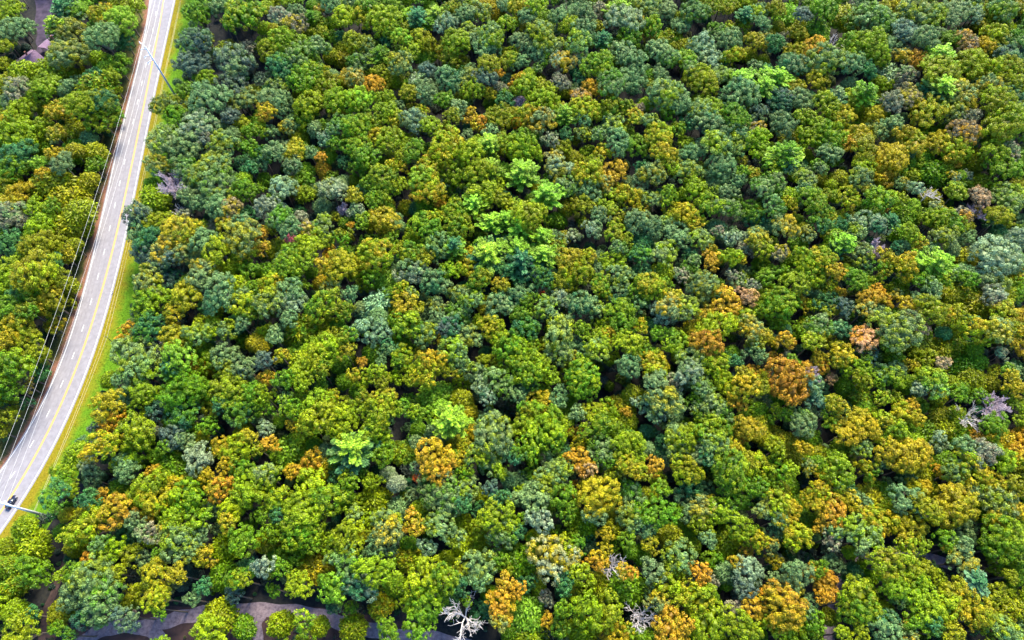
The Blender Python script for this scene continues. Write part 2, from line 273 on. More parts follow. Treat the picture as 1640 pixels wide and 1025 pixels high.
# Crown survey: one block per 410 x 256 tile of the site plan, entries x,y,radius,colour (quarter units)
SURVEY = {
(0,0): "60,60,90,y 110,180,100,s 40,290,60,k 410,60,90,bsP 350,150,60,lP 500,70,60,l 640,90,70,ty 760,120,90,l 450,210,110,sk 660,230,90,s 430,340,110,sk 630,370,55,yF 760,420,80,g 800,260,70,b 600,480,50,b 30,400,50,kF 130,460,90,yF 330,450,120,yF 470,460,70,kF 110,570,80,us 290,570,100,y 430,570,60,s 610,560,110,kgF 60,640,60,s 130,700,90,y 250,680,50,g 370,720,80,tk 480,660,90,y 640,660,100,bk 120,870,130,y 270,810,60,y 350,860,60,tk 470,840,90,kF 650,760,100,kg 30,790,50,t 470,960,80,gF 600,970,70,kF 350,990,60,t 120,1000,100,b 1270,80,90,g 1400,50,70,s 1560,110,110,gy 1520,30,60,d 1250,260,110,ds 1230,400,110,d 1440,300,50,k 1590,300,50,u 1500,390,120,sd 1330,500,60,y 1480,560,100,ds 1190,580,70,g 1060,670,90,ks 1340,640,110,s 1240,670,60,k 1130,740,80,g 1270,810,110,ws 1560,640,90,sk 1480,740,60,d 1600,840,60,g 1060,900,120,sy 1190,950,100,s 1340,910,60,du 1430,930,90,ys 1610,960,60,g 760,10,70,kF 860,40,60,y 830,130,50,yl 720,600,60,k 730,720,60,g 60,760,60,t 520,330,60,s 700,500,60,y",
(0,1): "90,60,100,g 250,30,60,l 400,20,70,s 40,170,90,k 120,230,90,t 270,90,50,t 350,160,130,kF 60,310,80,t 70,370,110,us 250,330,90,y 420,250,120,kF 560,130,60,kF 490,340,100,kF 600,40,60,g 260,420,80,y 400,420,100,kF 30,460,60,g 60,540,80,b 180,480,50,g 160,590,70,g 270,540,100,k 390,590,70,tkF 470,540,50,kF 230,700,130,ky 70,680,80,y 330,650,60,b 350,760,80,k 60,780,90,y 130,850,80,gb 300,880,100,kt 210,850,70,g 430,800,60,kF 60,960,100,g 180,960,70,kg 330,970,60,k 440,900,50,k 1030,30,90,sk 1100,140,90,vX 960,150,50,gF 980,230,100,yF 1120,310,60,wX 1200,350,50,u 880,350,90,ds 1190,70,90,sg 1350,40,110,ys 1210,230,80,s 1290,280,80,s 1370,130,120,sg 1400,250,80,ys 1400,310,80,s 1470,310,70,tu 1560,200,70,g 1600,50,60,b 1040,400,100,ky 880,440,90,sb 960,500,90,b 1170,450,110,tk 1300,510,80,s 1110,560,110,ts 930,590,90,d 1060,650,90,ds 1390,590,90,y 1320,690,80,ts 1400,710,60,yF 1470,690,50,yF 1500,630,40,gF 1560,490,110,ts 1450,410,60,kt 1360,420,50,u 1550,390,60,bs 1590,600,60,ty 960,780,100,ks 1090,760,70,db 1270,770,70,s 1210,860,100,kt 1410,860,110,sb 950,920,120,yg 1110,890,50,y 1110,990,70,tk 1620,830,50,g 1560,950,90,yg 540,440,50,kF 500,200,60,kF 330,300,60,g 610,330,40,k 560,420,45,u",
(0,2): "110,70,110,kt 40,130,60,t 190,180,90,k 80,300,100,yg 30,410,60,g 60,470,70,g 170,420,50,ut 250,350,60,b 150,530,50,b 60,600,70,k 20,720,40,k 240,220,60,kF 340,40,60,tk 810,80,70,ot 960,50,100,bg 970,140,50,wX 780,180,60,sg 1110,30,50,t 1120,120,90,t 1260,90,80,ys 1360,60,80,y 1440,60,70,sy 1430,150,50,u 1310,200,60,gF 1550,30,50,s 1630,140,60,tF 880,240,130,sy 900,320,100,ys 690,380,60,yF 780,400,60,s 1130,240,95,l 1260,300,90,tF 1090,310,60,blP 1440,230,80,s 1560,290,70,s 1430,290,60,ks 1600,320,60,ds 880,410,50,kF 920,480,80,y 1000,560,70,bd 1180,450,130,g 1170,590,110,gb 1290,420,60,g 1460,440,120,k 1430,530,80,gb 1580,500,100,g 1540,600,90,gb 690,550,100,t 720,660,80,ot 830,600,50,g 1060,670,40,yF 1340,680,70,g 620,700,60,d 870,720,110,y 1000,700,40,u 1110,760,80,d 1190,770,60,s 1260,890,90,w 660,800,100,ty 480,870,90,yF 560,930,50,ws 860,850,100,y 800,950,80,s 740,920,50,y 1440,830,80,tk 1530,830,100,y 1590,760,60,t 1100,930,100,gF 980,980,50,o 400,990,80,yg 1040,830,50,g 1450,950,60,t 1560,980,80,g 1320,1000,60,t",
(0,3): "350,90,100,gb 450,60,60,y 560,130,70,b 660,110,50,o 750,50,60,gF 740,190,100,ot 950,60,110,y 980,130,90,t 950,220,60,ot 1110,70,90,yt 1210,110,100,yg 1400,60,80,ot 1570,60,110,y 415,225,48,tF 870,260,60,s 580,300,110,yk 460,350,80,ky 470,430,70,kF 210,420,110,yF 30,430,60,kF 150,310,80,yF 380,330,50,gF 640,400,60,gs 710,450,80,y 850,470,70,k 950,350,70,su 1100,240,100,y 1080,330,80,ts 1140,400,110,sy 1280,250,80,yg 1280,360,60,s 1460,290,60,ty 1510,180,90,y 560,510,50,o 1010,480,40,gl 1080,490,40,k 930,520,60,s 1220,470,60,ks 1320,500,70,tk 1430,440,90,yF 1560,400,100,g 210,590,110,g 60,560,80,gkF 480,590,70,g 410,620,50,y 610,640,140,sy 740,600,60,k 640,740,150,sg 480,750,100,s 560,870,90,bd 800,880,90,ds 830,780,60,kF 1000,620,110,tk 1130,610,80,t 1000,760,90,yt 1030,830,60,g 1230,770,60,s 1300,680,70,b 1430,620,100,gF 1540,640,90,gy 1500,740,70,d 1610,560,50,b 80,690,90,gkF 80,850,80,yF 380,840,90,kF 120,980,120,y 200,870,60,b 360,950,60,g 1390,870,110,kyF 1340,970,110,y 1560,950,80,gF 440,1000,60,gb",
(1,3): "60,60,100,y 150,130,100,yg 30,230,60,g 140,230,60,b 370,60,110,y 300,220,130,y 450,130,110,yg 260,340,100,gy 370,330,80,y 600,50,70,g 580,120,60,gF 760,120,90,yF 630,220,60,sy 60,400,70,kF 350,430,60,g 450,380,50,y 580,370,100,yk 700,340,50,kF 830,280,90,ys 1000,280,80,ot 840,350,90,ts 1180,70,130,sg 1220,140,100,s 1350,70,80,sy 1330,150,60,b 1440,100,50,yF 1500,60,60,d 1570,120,60,b 1550,240,110,y 1570,340,90,sg 1170,290,90,sy 1320,280,70,yF 980,410,50,gF 970,500,80,ytF 1090,440,60,ws 1290,380,60,ys 1330,430,70,yF 1430,410,60,yF 800,430,80,s 40,560,80,wd 150,570,80,g 110,700,50,g 370,570,100,ktF 270,680,90,y 490,700,100,gl 580,530,100,gs 650,690,100,wb 770,570,110,y 740,700,50,w 480,500,50,ys 890,680,70,gF 1060,620,110,y 1200,640,90,yg 1080,780,130,gy 1050,920,110,g 1430,550,110,ys 1430,620,90,s 1310,690,60,b 1610,560,50,k 1600,680,80,ot 1560,810,90,to 1560,910,70,ts 1330,880,130,wX 800,810,90,ytF 620,950,90,ykF 850,980,90,g 150,930,90,ykF 310,920,80,yg 400,940,70,yF 600,830,50,g 500,830,50,bs 1560,500,60,g 1500,740,60,gF 1340,780,40,g",
(2,3): "220,30,80,sy 130,130,100,s 170,250,80,w 340,130,90,g 380,60,50,o 350,220,70,g 550,110,120,tk 500,60,80,t 620,150,70,t 520,220,70,s 460,280,80,yF 760,90,90,sg 880,100,60,kF 960,60,60,g 770,240,90,ks 930,230,110,g 830,320,70,s 620,250,50,kF 30,330,70,b 30,260,60,gy 60,520,100,gF 260,500,130,tw 330,420,60,y 420,430,60,g 590,350,50,t 740,380,60,g 530,530,70,ot 600,460,50,t 740,600,60,to 660,560,90,wX 1020,370,80,kF 890,420,60,t 830,480,60,gF 1070,480,100,sy 1160,420,50,yF 900,580,80,s 1010,650,100,yk 460,610,80,y 1380,390,90,yF 1260,380,60,s 1210,180,90,ts 1130,220,50,s 1310,200,80,y 1450,80,110,g 1560,50,70,g 1470,300,90,y 1600,200,60,sk 1580,400,60,ty 1110,350,50,gF 1210,590,80,o 1440,530,50,ot 1510,470,40,ot 1280,650,50,u 1290,750,40,gF 1380,670,40,gF 1520,600,90,w 1480,690,70,d 20,710,60,o 100,850,110,lF 220,770,50,u 230,900,50,to 330,670,70,b 560,680,80,ykF 740,690,120,gF 480,840,110,y 630,840,90,y 340,820,60,g 450,970,100,yF 100,990,100,ygF 320,920,70,g 720,960,60,yt 620,980,50,t 830,880,100,wX 920,790,70,st 1050,880,50,gF 1000,950,100,ot 1110,930,70,ot 1160,760,110,yt 1250,900,130,y 1430,840,70,u 1530,800,70,o 1600,770,50,ot 1480,940,100,y 1610,900,60,ty 1060,990,70,ot 850,1000,60,gF",
(3,3): "90,70,60,kF 60,160,90,ty 170,200,60,t 340,60,70,ty 300,130,80,tk 420,220,90,to 500,110,70,t 650,120,90,tF 760,100,80,gF 180,140,60,gF 250,270,70,gF 340,300,60,o 400,370,80,su 180,360,90,yt 60,250,70,s 40,350,60,sb 20,430,50,st 530,300,90,sy 680,260,110,yt 640,370,110,sy 800,220,90,gkF 900,130,100,s 1040,60,60,kF 1010,40,50,t 1200,150,130,tk 1160,90,80,t 1030,200,90,k 920,310,100,t 880,410,80,yt 970,420,80,y 1450,30,80,t 1470,130,110,ys 1600,200,60,t 1400,210,70,gF 1450,260,70,t 1300,60,60,s 1580,50,70,k 1150,400,80,g 1240,420,70,s 1240,520,100,ts 1490,370,130,yg 1450,440,80,g 1590,480,70,g 1590,380,70,y 1560,620,60,k 750,540,110,ky 660,610,90,gF 560,620,80,bF 900,560,110,yk 1000,600,80,k 800,670,90,y 930,670,90,yg 600,790,150,yg 500,780,70,y 700,850,80,g 860,760,80,gs 1000,800,110,y 1100,820,100,y 990,900,100,g 1070,920,70,bg 770,950,120,sb 600,990,70,y 490,990,60,y 890,990,70,ts 1200,740,100,k 1300,830,120,kt 1440,720,80,k 1350,650,60,bcP 1380,900,90,k 1530,840,80,ky 1510,960,100,ys 1190,980,80,k 340,650,90,o 290,600,60,o 350,740,60,o 320,560,60,g 180,600,90,s 140,680,70,st 90,800,130,to 30,740,60,t 30,920,60,t 40,640,60,s 250,810,70,s 270,900,80,g 400,880,60,kF 100,1000,80,y 160,900,60,t 40,530,50,tk",
(3,0): "130,90,90,lF 60,50,60,k 230,90,60,d 180,160,60,kF 310,190,80,glF 350,60,90,g 500,100,90,kF 650,120,120,sg 750,150,80,gs 820,50,80,tkF 960,60,130,ys 1060,120,90,ys 880,200,80,wd 900,90,60,s 1010,250,80,s 1080,220,60,s 430,250,60,wX 190,220,60,kt 300,300,70,ot 100,230,40,u 40,280,60,b 550,270,80,g 640,310,110,y 720,370,60,gy 770,280,70,s 800,350,50,ts 1180,90,90,s 1300,90,70,sw 1230,30,60,k 1450,130,100,kF 1500,60,90,ys 1600,40,60,tk 1450,230,80,ky 1600,260,70,sg 1270,270,70,ou 1180,250,60,g 1100,350,80,lP 1390,290,60,t 1400,350,80,ysF 1530,350,70,sd 960,390,60,ro 880,360,60,ts 170,340,70,kt 160,420,90,sb 380,390,110,sy 540,400,80,s 320,520,70,t 290,440,50,sk 60,500,90,lP 170,570,70,tk 630,590,70,glP 640,450,60,b 760,480,90,wsF 890,470,60,us 870,540,50,u 900,620,80,tu 800,650,70,u 1100,450,110,ky 1280,430,110,yk 1360,450,60,kF 1510,450,100,ky 1590,540,70,k 1120,560,90,lbP 1010,600,80,kF 1420,560,80,ts 1250,590,80,ts 1250,530,50,kF 1560,600,60,bs 1470,650,110,ky 70,620,90,bd 200,640,80,s 450,600,50,sbP 560,640,80,yk 380,670,80,y 460,750,80,ty 240,750,60,yk 90,800,80,s 300,810,80,y 380,890,110,yg 240,870,60,y 130,880,60,kF 590,730,70,kF 690,740,70,t 610,820,60,kF 570,880,80,t 720,840,80,ks 500,930,60,to 620,950,90,k 820,800,60,s 1020,720,110,yt 1180,720,70,ks 1020,830,60,gF 1140,820,50,gF 1290,750,60,u 1250,860,90,uo 1260,660,70,t 1500,790,130,ky 1480,870,90,kg 1620,720,60,sy 870,860,60,t 920,910,90,ty 900,960,60,s 800,1000,100,t 120,980,90,glP 240,990,50,yF 1000,1000,60,gF 1100,910,80,t 1200,950,90,yt 1370,890,40,g 1450,980,80,y 1570,960,60,us 1310,1000,80,tkF 1170,1000,60,ot 390,980,70,s",
(1,0): "30,60,50,ky 210,20,40,y 140,90,60,wu 260,80,60,s 430,70,50,ut 480,30,60,s 240,165,75,ut 350,100,40,gP 410,150,55,yg 340,210,50,kF 190,230,50,tu 200,280,110,y 90,330,70,k 280,350,90,gs 150,420,90,bg 400,300,70,gs 540,240,50,bF 580,110,80,y 700,40,70,g 850,40,80,g 700,110,70,ty 820,130,100,y 950,80,50,lF 1040,100,60,bP 1150,75,50,lP 1110,140,40,gP 960,180,50,y 860,190,60,yg 1220,160,70,ws 1250,50,60,kg 1330,90,60,s 1430,80,80,sy 1550,100,50,tF 1480,30,60,t 1600,50,60,s 1600,150,60,yg 1370,200,60,ys 1500,230,90,ys 1420,260,60,s 1480,310,80,s 640,270,70,y 700,290,60,ks 930,240,60,ly 840,260,50,b 790,340,55,gP 1060,270,80,yk 1160,300,50,t 1280,270,90,y 1090,350,60,lF 990,330,60,y 1240,360,80,k 1190,340,40,t 480,350,50,kF 550,370,60,kF 650,410,70,sg 930,410,80,ks 330,470,100,gy 300,530,80,g 460,560,90,ky 620,500,70,ts 760,540,60,o 790,460,50,k 890,500,60,kF 1050,520,70,sw 1090,600,80,s 1100,450,60,d 1240,500,80,sb 1480,410,70,k 1380,500,80,ks 1550,470,35,o 1620,380,60,ky 1470,500,70,d 1570,560,45,u 140,550,60,sy 40,510,50,d 30,590,50,kF 130,640,90,s 280,610,50,kF 340,670,90,y 60,720,60,to 510,640,80,y 650,630,90,yl 820,640,60,y 980,590,60,k 830,720,80,y 230,690,50,s 330,740,80,yg 660,700,60,g 520,800,70,gs 530,720,50,t 640,810,90,yg 740,790,60,kg 920,770,60,yt 1010,780,80,ws 1110,810,70,y 1070,720,50,ty 1210,640,60,g 1300,700,60,s 1370,740,55,ot 1250,760,60,k 1490,600,60,t 1510,650,50,gF 1590,640,60,b 1570,750,90,ky 1440,800,60,ot 1510,840,60,s 1390,580,70,y 1300,620,40,kF 30,830,60,yg 110,850,50,s 200,820,50,st 280,870,60,kF 440,900,60,wb 520,920,60,g 650,930,90,yg 790,880,70,ty 870,900,90,yk 940,990,60,y 1020,960,70,g 1220,880,90,ty 1230,960,110,yt 1370,980,80,y 1490,910,60,lP 1490,970,50,b 1590,920,70,yk 130,970,70,s 240,960,70,t 40,980,60,gb 350,980,50,s 420,1005,40,o 700,1000,80,g 1150,1000,60,t 1500,1010,50,lF 1350,870,50,s",
(2,0): "40,50,70,yt 150,30,70,y 100,100,60,s 220,110,60,gF 20,140,40,gy 310,100,70,s 450,90,70,s 360,160,60,y 450,190,80,s 690,40,60,lP 720,130,110,sw 560,70,50,u 870,40,80,sk 970,70,80,s 810,130,50,t 900,170,70,gy 760,230,80,g 680,280,50,gF 590,300,50,g 580,240,50,bP 1070,110,40,y 1080,160,60,s 1170,80,80,sg 1280,30,70,k 1380,50,50,yk 1310,190,60,sg 1400,170,40,yt 1480,170,50,y 1540,90,60,y 1500,80,50,bP 1390,260,80,s 1600,150,60,s 1600,60,60,kF 80,200,50,t 170,220,100,ys 260,290,70,ys 170,320,90,s 60,260,60,s 430,280,80,ys 330,390,80,tw 450,390,50,s 40,400,60,s 160,430,40,sg 160,500,50,kF 310,520,60,u 550,420,90,gy 430,490,50,b 670,410,50,g 720,340,80,s 790,390,80,s 940,320,80,s 890,230,50,ut 1020,240,70,kgF 1110,290,50,kF 1210,300,80,ws 1270,370,80,ws 1010,380,60,sg 1110,380,70,gy 1140,440,60,sg 1420,360,70,yt 1520,340,50,kF 1560,260,60,t 1620,250,50,ts 1610,380,40,kF 1470,490,65,lP 1620,540,60,lP 1450,610,110,sb 1210,520,100,yk 1340,490,70,ys 630,530,90,sg 520,560,60,ot 770,510,90,s 870,480,40,g 950,480,60,s 40,520,50,ot 100,560,80,y 220,590,60,y 340,590,40,kF 440,620,60,ou 45,650,45,vF 190,660,90,y 100,740,80,ty 340,720,60,lP 200,760,80,ts 460,700,90,yt 540,720,60,y 460,760,60,s 650,690,80,gk 640,630,40,k 780,750,60,ty 880,770,60,ys 990,590,100,sy 960,650,80,s 1080,650,80,s 1000,730,50,g 1200,700,70,sy 1270,700,90,y 1250,780,100,sb 1440,750,90,g 820,690,40,u 650,800,80,ys 560,860,60,sg 750,840,40,g 790,930,80,g 690,900,80,s 460,860,60,ys 330,860,50,b 250,900,60,us 90,880,70,g 70,960,100,yg 15,780,40,o 940,880,90,yt 1060,830,60,gy 1430,860,80,s 1560,820,50,tu 1310,930,90,ys 1440,940,80,ys 1570,890,80,y 1600,960,60,y 590,980,60,ty 980,980,70,yt 270,1005,60,tw 390,1005,50,kF 1150,990,70,s 1580,720,60,sd",
(1,1): "30,30,60,s 240,30,60,s 180,180,80,ws 320,60,50,gF 430,50,55,otF 280,200,40,kF 50,120,50,gF 20,190,40,g 60,300,70,dw 490,200,85,ws 540,260,30,vX 620,130,40,kF 690,40,80,g 820,100,80,yg 900,40,60,ty 1100,60,70,ty 620,230,60,tk 740,150,60,gy 1140,30,70,ty 1060,120,90,yl 1100,190,100,yt 800,220,90,yg 930,170,50,y 640,320,60,sw 760,270,60,g 840,290,50,kF 960,300,50,ktF 1080,290,55,gF 1180,290,35,o 820,390,90,tk 680,400,60,yg 605,420,25,o 280,370,60,u 150,370,80,gs 210,440,70,s 320,440,60,tu 430,420,70,ys 220,510,40,mF 30,470,50,to 100,450,40,k 40,570,50,ot 130,560,70,kF 400,510,80,y 330,560,80,y 470,590,50,to 570,600,60,gF 560,490,60,kg 240,650,100,yg 60,710,60,gF 190,720,70,g 350,720,40,gF 430,680,60,t 540,680,100,tk 620,730,60,ty 770,610,110,yt 740,740,60,g 860,510,60,yg 810,470,50,k 1060,400,80,yg 1150,370,60,yt 1110,440,70,g 1270,330,80,yg 1300,420,90,gy 1310,80,90,y 1440,70,80,y 1500,40,60,lP 1450,190,90,y 1540,250,70,yk 1400,270,70,lyP 1510,390,60,lP 1450,370,50,yl 1600,370,50,lgP 1620,280,50,y 1270,540,55,blP 1160,540,90,ys 1180,610,60,sg 1000,590,80,yg 1080,630,60,k 960,560,50,k 1370,590,50,tk 1350,690,70,ty 1490,600,100,lbP 1560,560,50,lP 1450,570,50,lP 1290,620,40,l 1240,700,70,yg 1000,700,90,ws 1060,740,60,w 840,770,80,lF 930,830,50,ty 1000,870,50,ys 1150,790,90,sb 110,810,80,yt 20,810,40,g 230,840,80,s 420,790,60,tkF 490,820,70,ts 600,860,60,sb 780,930,110,cF 960,940,100,kt 80,920,90,ys 240,920,80,sw 420,930,100,yg 540,960,80,kg 200,1010,60,s 1310,860,70,ks 1390,900,70,ys 1440,770,80,gk 1570,790,60,tk 1580,710,60,b 1290,970,90,gs 1560,930,90,bs 1170,930,60,sk 1150,1000,60,s",
(2,1): "70,70,85,lP 220,210,80,lP 300,50,80,wk 530,20,60,yk 480,100,90,yt 660,80,85,ot 600,160,60,st 470,190,80,s 360,170,70,sg 310,160,50,yk 900,90,80,ks 820,150,60,s 750,240,80,yt 650,230,50,y 540,240,40,y 460,290,70,k 590,310,70,y 660,340,60,ky 570,360,60,s 120,350,100,yk 40,290,50,yl 50,430,80,lgP 290,380,55,gF 190,480,60,lyP 40,560,70,lP 200,600,75,lP 60,650,100,bP 130,700,80,db 200,750,70,gb 310,550,50,gk 510,440,60,ws 400,490,50,ws 840,330,50,yt 800,400,80,s 900,440,70,s 1040,360,80,yt 1120,350,70,ty 1010,400,60,ys 1050,480,90,s 1180,400,60,yt 1200,500,70,ys 660,460,70,ky 720,510,50,k 680,560,60,sg 820,610,70,gb 970,600,90,ys 890,250,70,ys 1010,230,60,yg 1180,200,90,y 1130,80,80,ys 1030,40,60,ky 1330,60,100,s 1480,70,50,gy 1550,80,50,kt 1440,130,60,s 1600,170,70,sg 1300,190,40,ys 1390,200,60,s 1280,300,80,yg 1380,310,80,sg 1540,330,70,g 1560,380,70,b 1620,30,40,g 1400,500,60,ws 1310,460,40,us 1580,500,80,ts 1500,570,50,uw 1600,570,70,yk 1280,640,65,o 1270,590,50,kt 1400,630,65,y 1470,640,40,tk 1160,670,60,gs 1150,600,50,b 1090,740,60,us 490,610,60,yt 360,650,90,tk 420,720,90,yk 330,780,80,k 640,660,80,y 680,740,80,ys 550,700,40,s 560,810,70,gk 610,870,50,k 700,840,70,bs 890,800,80,yt 920,870,60,y 990,790,50,g 830,910,60,sg 780,860,60,g 1050,870,60,tk 1010,930,80,st 1110,950,80,ys 980,980,80,w 1220,820,100,sk 1320,800,50,gF 1430,750,60,su 1400,800,40,tu 1500,870,65,a 1380,920,100,to 1250,1000,70,ty 1540,800,50,us 1600,660,50,gF 1620,750,60,g 60,860,80,s 110,890,60,g 205,860,22,O 220,940,80,sy 310,890,60,ws 450,930,90,sb 560,960,60,sy 690,960,80,yg 60,980,70,g 1480,1000,60,yg 1600,950,60,yg",
(3,1): "40,60,60,gy 50,150,70,gs 130,40,60,bs 40,300,70,sg 310,60,60,sg 240,120,70,ys 220,180,60,s 345,130,45,kF 390,20,40,g 460,110,55,kF 610,40,70,yk 590,110,70,sk 780,50,110,tkF 740,120,60,ot 930,100,50,yk 860,160,50,ts 930,180,50,ws 1060,70,90,gF 1140,50,60,kF 1200,30,30,o 1190,120,40,tw 1070,170,55,wX 1210,200,70,yg 1370,150,70,kF 1520,60,90,g 1300,30,70,kF 1350,240,70,au 1380,290,50,vX 1240,360,60,ou 1330,340,35,o 1460,190,50,y 1540,250,100,ys 1480,370,70,k 1610,150,50,kF 150,280,50,ty 290,250,80,gy 380,220,50,kg 520,240,70,ty 330,310,70,gk 340,400,70,gb 460,370,60,kF 540,380,50,kF 650,200,50,ts 720,250,90,yg 830,250,60,y 640,310,60,gF 730,320,40,to 900,330,80,lgF 940,280,40,lF 800,380,40,bP 1050,240,60,kF 1080,300,50,tw 630,400,80,ws 720,430,60,wb 120,430,80,st 260,470,50,sk 370,470,45,tk 560,460,60,ys 500,520,60,lP 720,510,50,vX 900,470,60,y 1060,380,70,y 1150,400,90,yg 1130,480,80,ys 950,540,60,yt 850,580,60,sb 600,590,70,ys 750,620,60,tk 460,570,60,b 1080,650,90,lP 1280,620,70,kF 1460,620,130,ws 1560,640,80,s 1600,500,70,w 1450,780,90,sy 1590,740,90,tyF 1440,870,70,wu 1620,880,40,g 200,530,60,gF 210,610,40,gF 70,600,60,tu 370,620,70,ty 260,690,100,yg 170,780,80,y 30,720,50,g 310,680,40,tu 430,710,60,ot 360,800,90,gkF 470,850,40,to 230,920,50,t 60,930,110,yg 180,910,40,g 310,940,50,y 410,970,50,yk 560,760,70,g 640,790,50,y 630,700,50,gb 730,720,60,gk 880,690,90,tk 970,770,80,g 850,790,50,gF 1150,770,50,yg 1060,830,70,s 1180,860,60,kF 1270,760,60,g 1290,850,90,kgF 1350,930,90,kF 650,880,70,o 710,850,50,o 750,910,50,to 830,880,50,ts 900,930,60,t 960,890,50,s 1040,960,90,y 820,1000,60,gF 620,960,60,st 700,960,50,s 1230,1000,70,yk 1520,980,90,ty 1150,980,60,ty 490,950,60,d 1610,1000,60,t",
(1,2): "300,70,110,gkF 430,50,70,kF 110,100,60,s 20,160,50,tF 160,230,60,yt 570,100,60,gk 520,30,50,gF 740,60,100,cs 960,40,100,yg 450,190,90,y 570,200,60,tk 680,270,40,o 540,280,60,gF 390,240,80,yk 420,320,70,kg 300,320,80,y 300,400,60,y 180,390,70,g 60,380,65,ot 50,480,70,y 40,560,70,g 50,250,60,d 740,210,60,gF 800,260,40,s 920,150,60,gF 840,190,60,sb 930,250,80,yg 1060,180,40,tk 1100,90,80,sk 1230,50,80,bd 1360,110,80,sk 1190,130,40,t 1260,210,90,ys 1320,280,70,ys 1120,260,80,tk 1090,340,90,yt 990,370,60,y 1230,320,60,tk 660,360,70,yt 770,350,60,y 800,400,60,k 650,450,50,gF 560,390,50,gF 290,480,50,yg 390,520,80,y 490,480,50,yt 180,510,60,ys 230,580,70,yg 150,650,40,gF 410,620,110,yk 360,680,80,yk 550,650,90,y 650,600,80,y 680,500,60,kg 820,510,80,ty 790,600,90,yk 760,700,90,y 830,740,50,yg 520,740,50,g 60,700,60,ws 240,680,50,t 1020,590,60,yg 1080,620,60,g 920,560,60,yg 1150,480,100,lF 1180,560,60,lF 1320,510,70,kF 1360,600,60,tF 1250,640,90,lP 1430,420,60,ws 1560,390,90,sg 1500,50,80,yt 1560,120,80,yg 1610,220,90,gy 1480,500,60,wb 1370,710,60,tkF 1340,800,50,kt 100,800,55,o 210,850,110,glF 620,820,110,lbP 580,760,50,yl 930,850,80,ylF 800,890,70,g 1040,790,50,s 1150,880,110,ot 1240,930,60,ot 1170,980,80,to 1040,950,50,us 1530,740,120,sy 1480,700,80,sy 1420,870,80,sy 1520,900,100,ys 1620,830,50,gy 1320,900,50,t 1270,870,40,g 1320,990,70,gy 350,910,70,to 250,980,60,to 450,940,80,tkF 500,900,50,g 590,990,60,yg 60,990,80,ys 20,830,50,ky 370,800,50,gF 840,990,50,swF 1040,1015,30,O 680,960,50,g 1040,700,50,gF",
(2,2): "80,60,90,gb 290,70,100,sy 460,70,60,yg 580,120,80,y 560,190,80,ys 740,150,80,y 620,100,50,t 820,40,50,ty 820,150,50,y 720,30,80,g 950,80,60,g 1050,150,80,gy 1180,70,80,tkF 1320,50,100,y 1400,30,60,k 1250,150,90,or 1530,60,80,ts 1600,110,60,tk 1560,150,60,k 1550,220,70,s 1410,210,50,gF 1430,260,50,b 40,190,70,y 120,170,50,gy 240,180,50,yg 300,220,80,sy 370,230,50,ts 80,280,90,yg 180,260,60,y 130,350,90,yg 230,350,70,y 30,410,60,sb 40,490,60,s 100,440,60,b 460,270,60,yg 450,370,110,gy 460,450,80,g 290,490,70,s 760,300,80,sb 900,290,90,yt 950,360,60,y 930,410,80,s 1160,270,100,ys 1260,250,100,y 1320,310,70,ty 1130,340,80,ws 1340,400,90,y 1210,430,80,gs 1050,420,70,su 1490,350,60,tk 1550,340,50,ot 1500,430,90,kt 1580,440,60,k 1600,360,50,kF 170,540,90,tk 80,590,60,kg 700,560,90,tkF 730,590,35,o 860,490,40,kF 980,530,100,ts 830,550,60,ws 940,620,60,sd 530,600,80,ky 350,620,60,gF 420,600,60,s 200,660,120,yg 300,700,90,y 90,700,90,y 130,800,100,yg 260,760,80,yg 30,870,60,gb 560,690,100,gy 700,720,70,gF 740,650,60,kF 420,730,50,ot 430,790,60,tk 560,820,90,sg 610,880,70,sg 720,800,90,y 790,830,80,y 860,720,50,bF 950,760,40,b 440,900,80,o 480,970,60,oa 270,930,90,sy 300,990,80,ys 740,930,80,yt 910,930,60,o 830,980,60,yt 970,910,40,s 1060,780,110,ys 1120,760,80,y 1170,840,80,s 1240,640,90,gy 1320,700,90,yg 1240,730,70,gy 1300,800,80,ys 1400,840,80,yt 1230,880,60,sb 1300,560,80,sy 1370,590,70,sg 1440,540,60,to 1170,520,60,g 1190,570,60,s 1590,590,60,gF 1520,690,80,t 1460,730,50,ot 1600,740,60,kF 1590,660,60,kF 1400,960,120,gy 1540,930,110,yk 1130,970,90,yk 650,980,60,k 1600,1000,60,y",
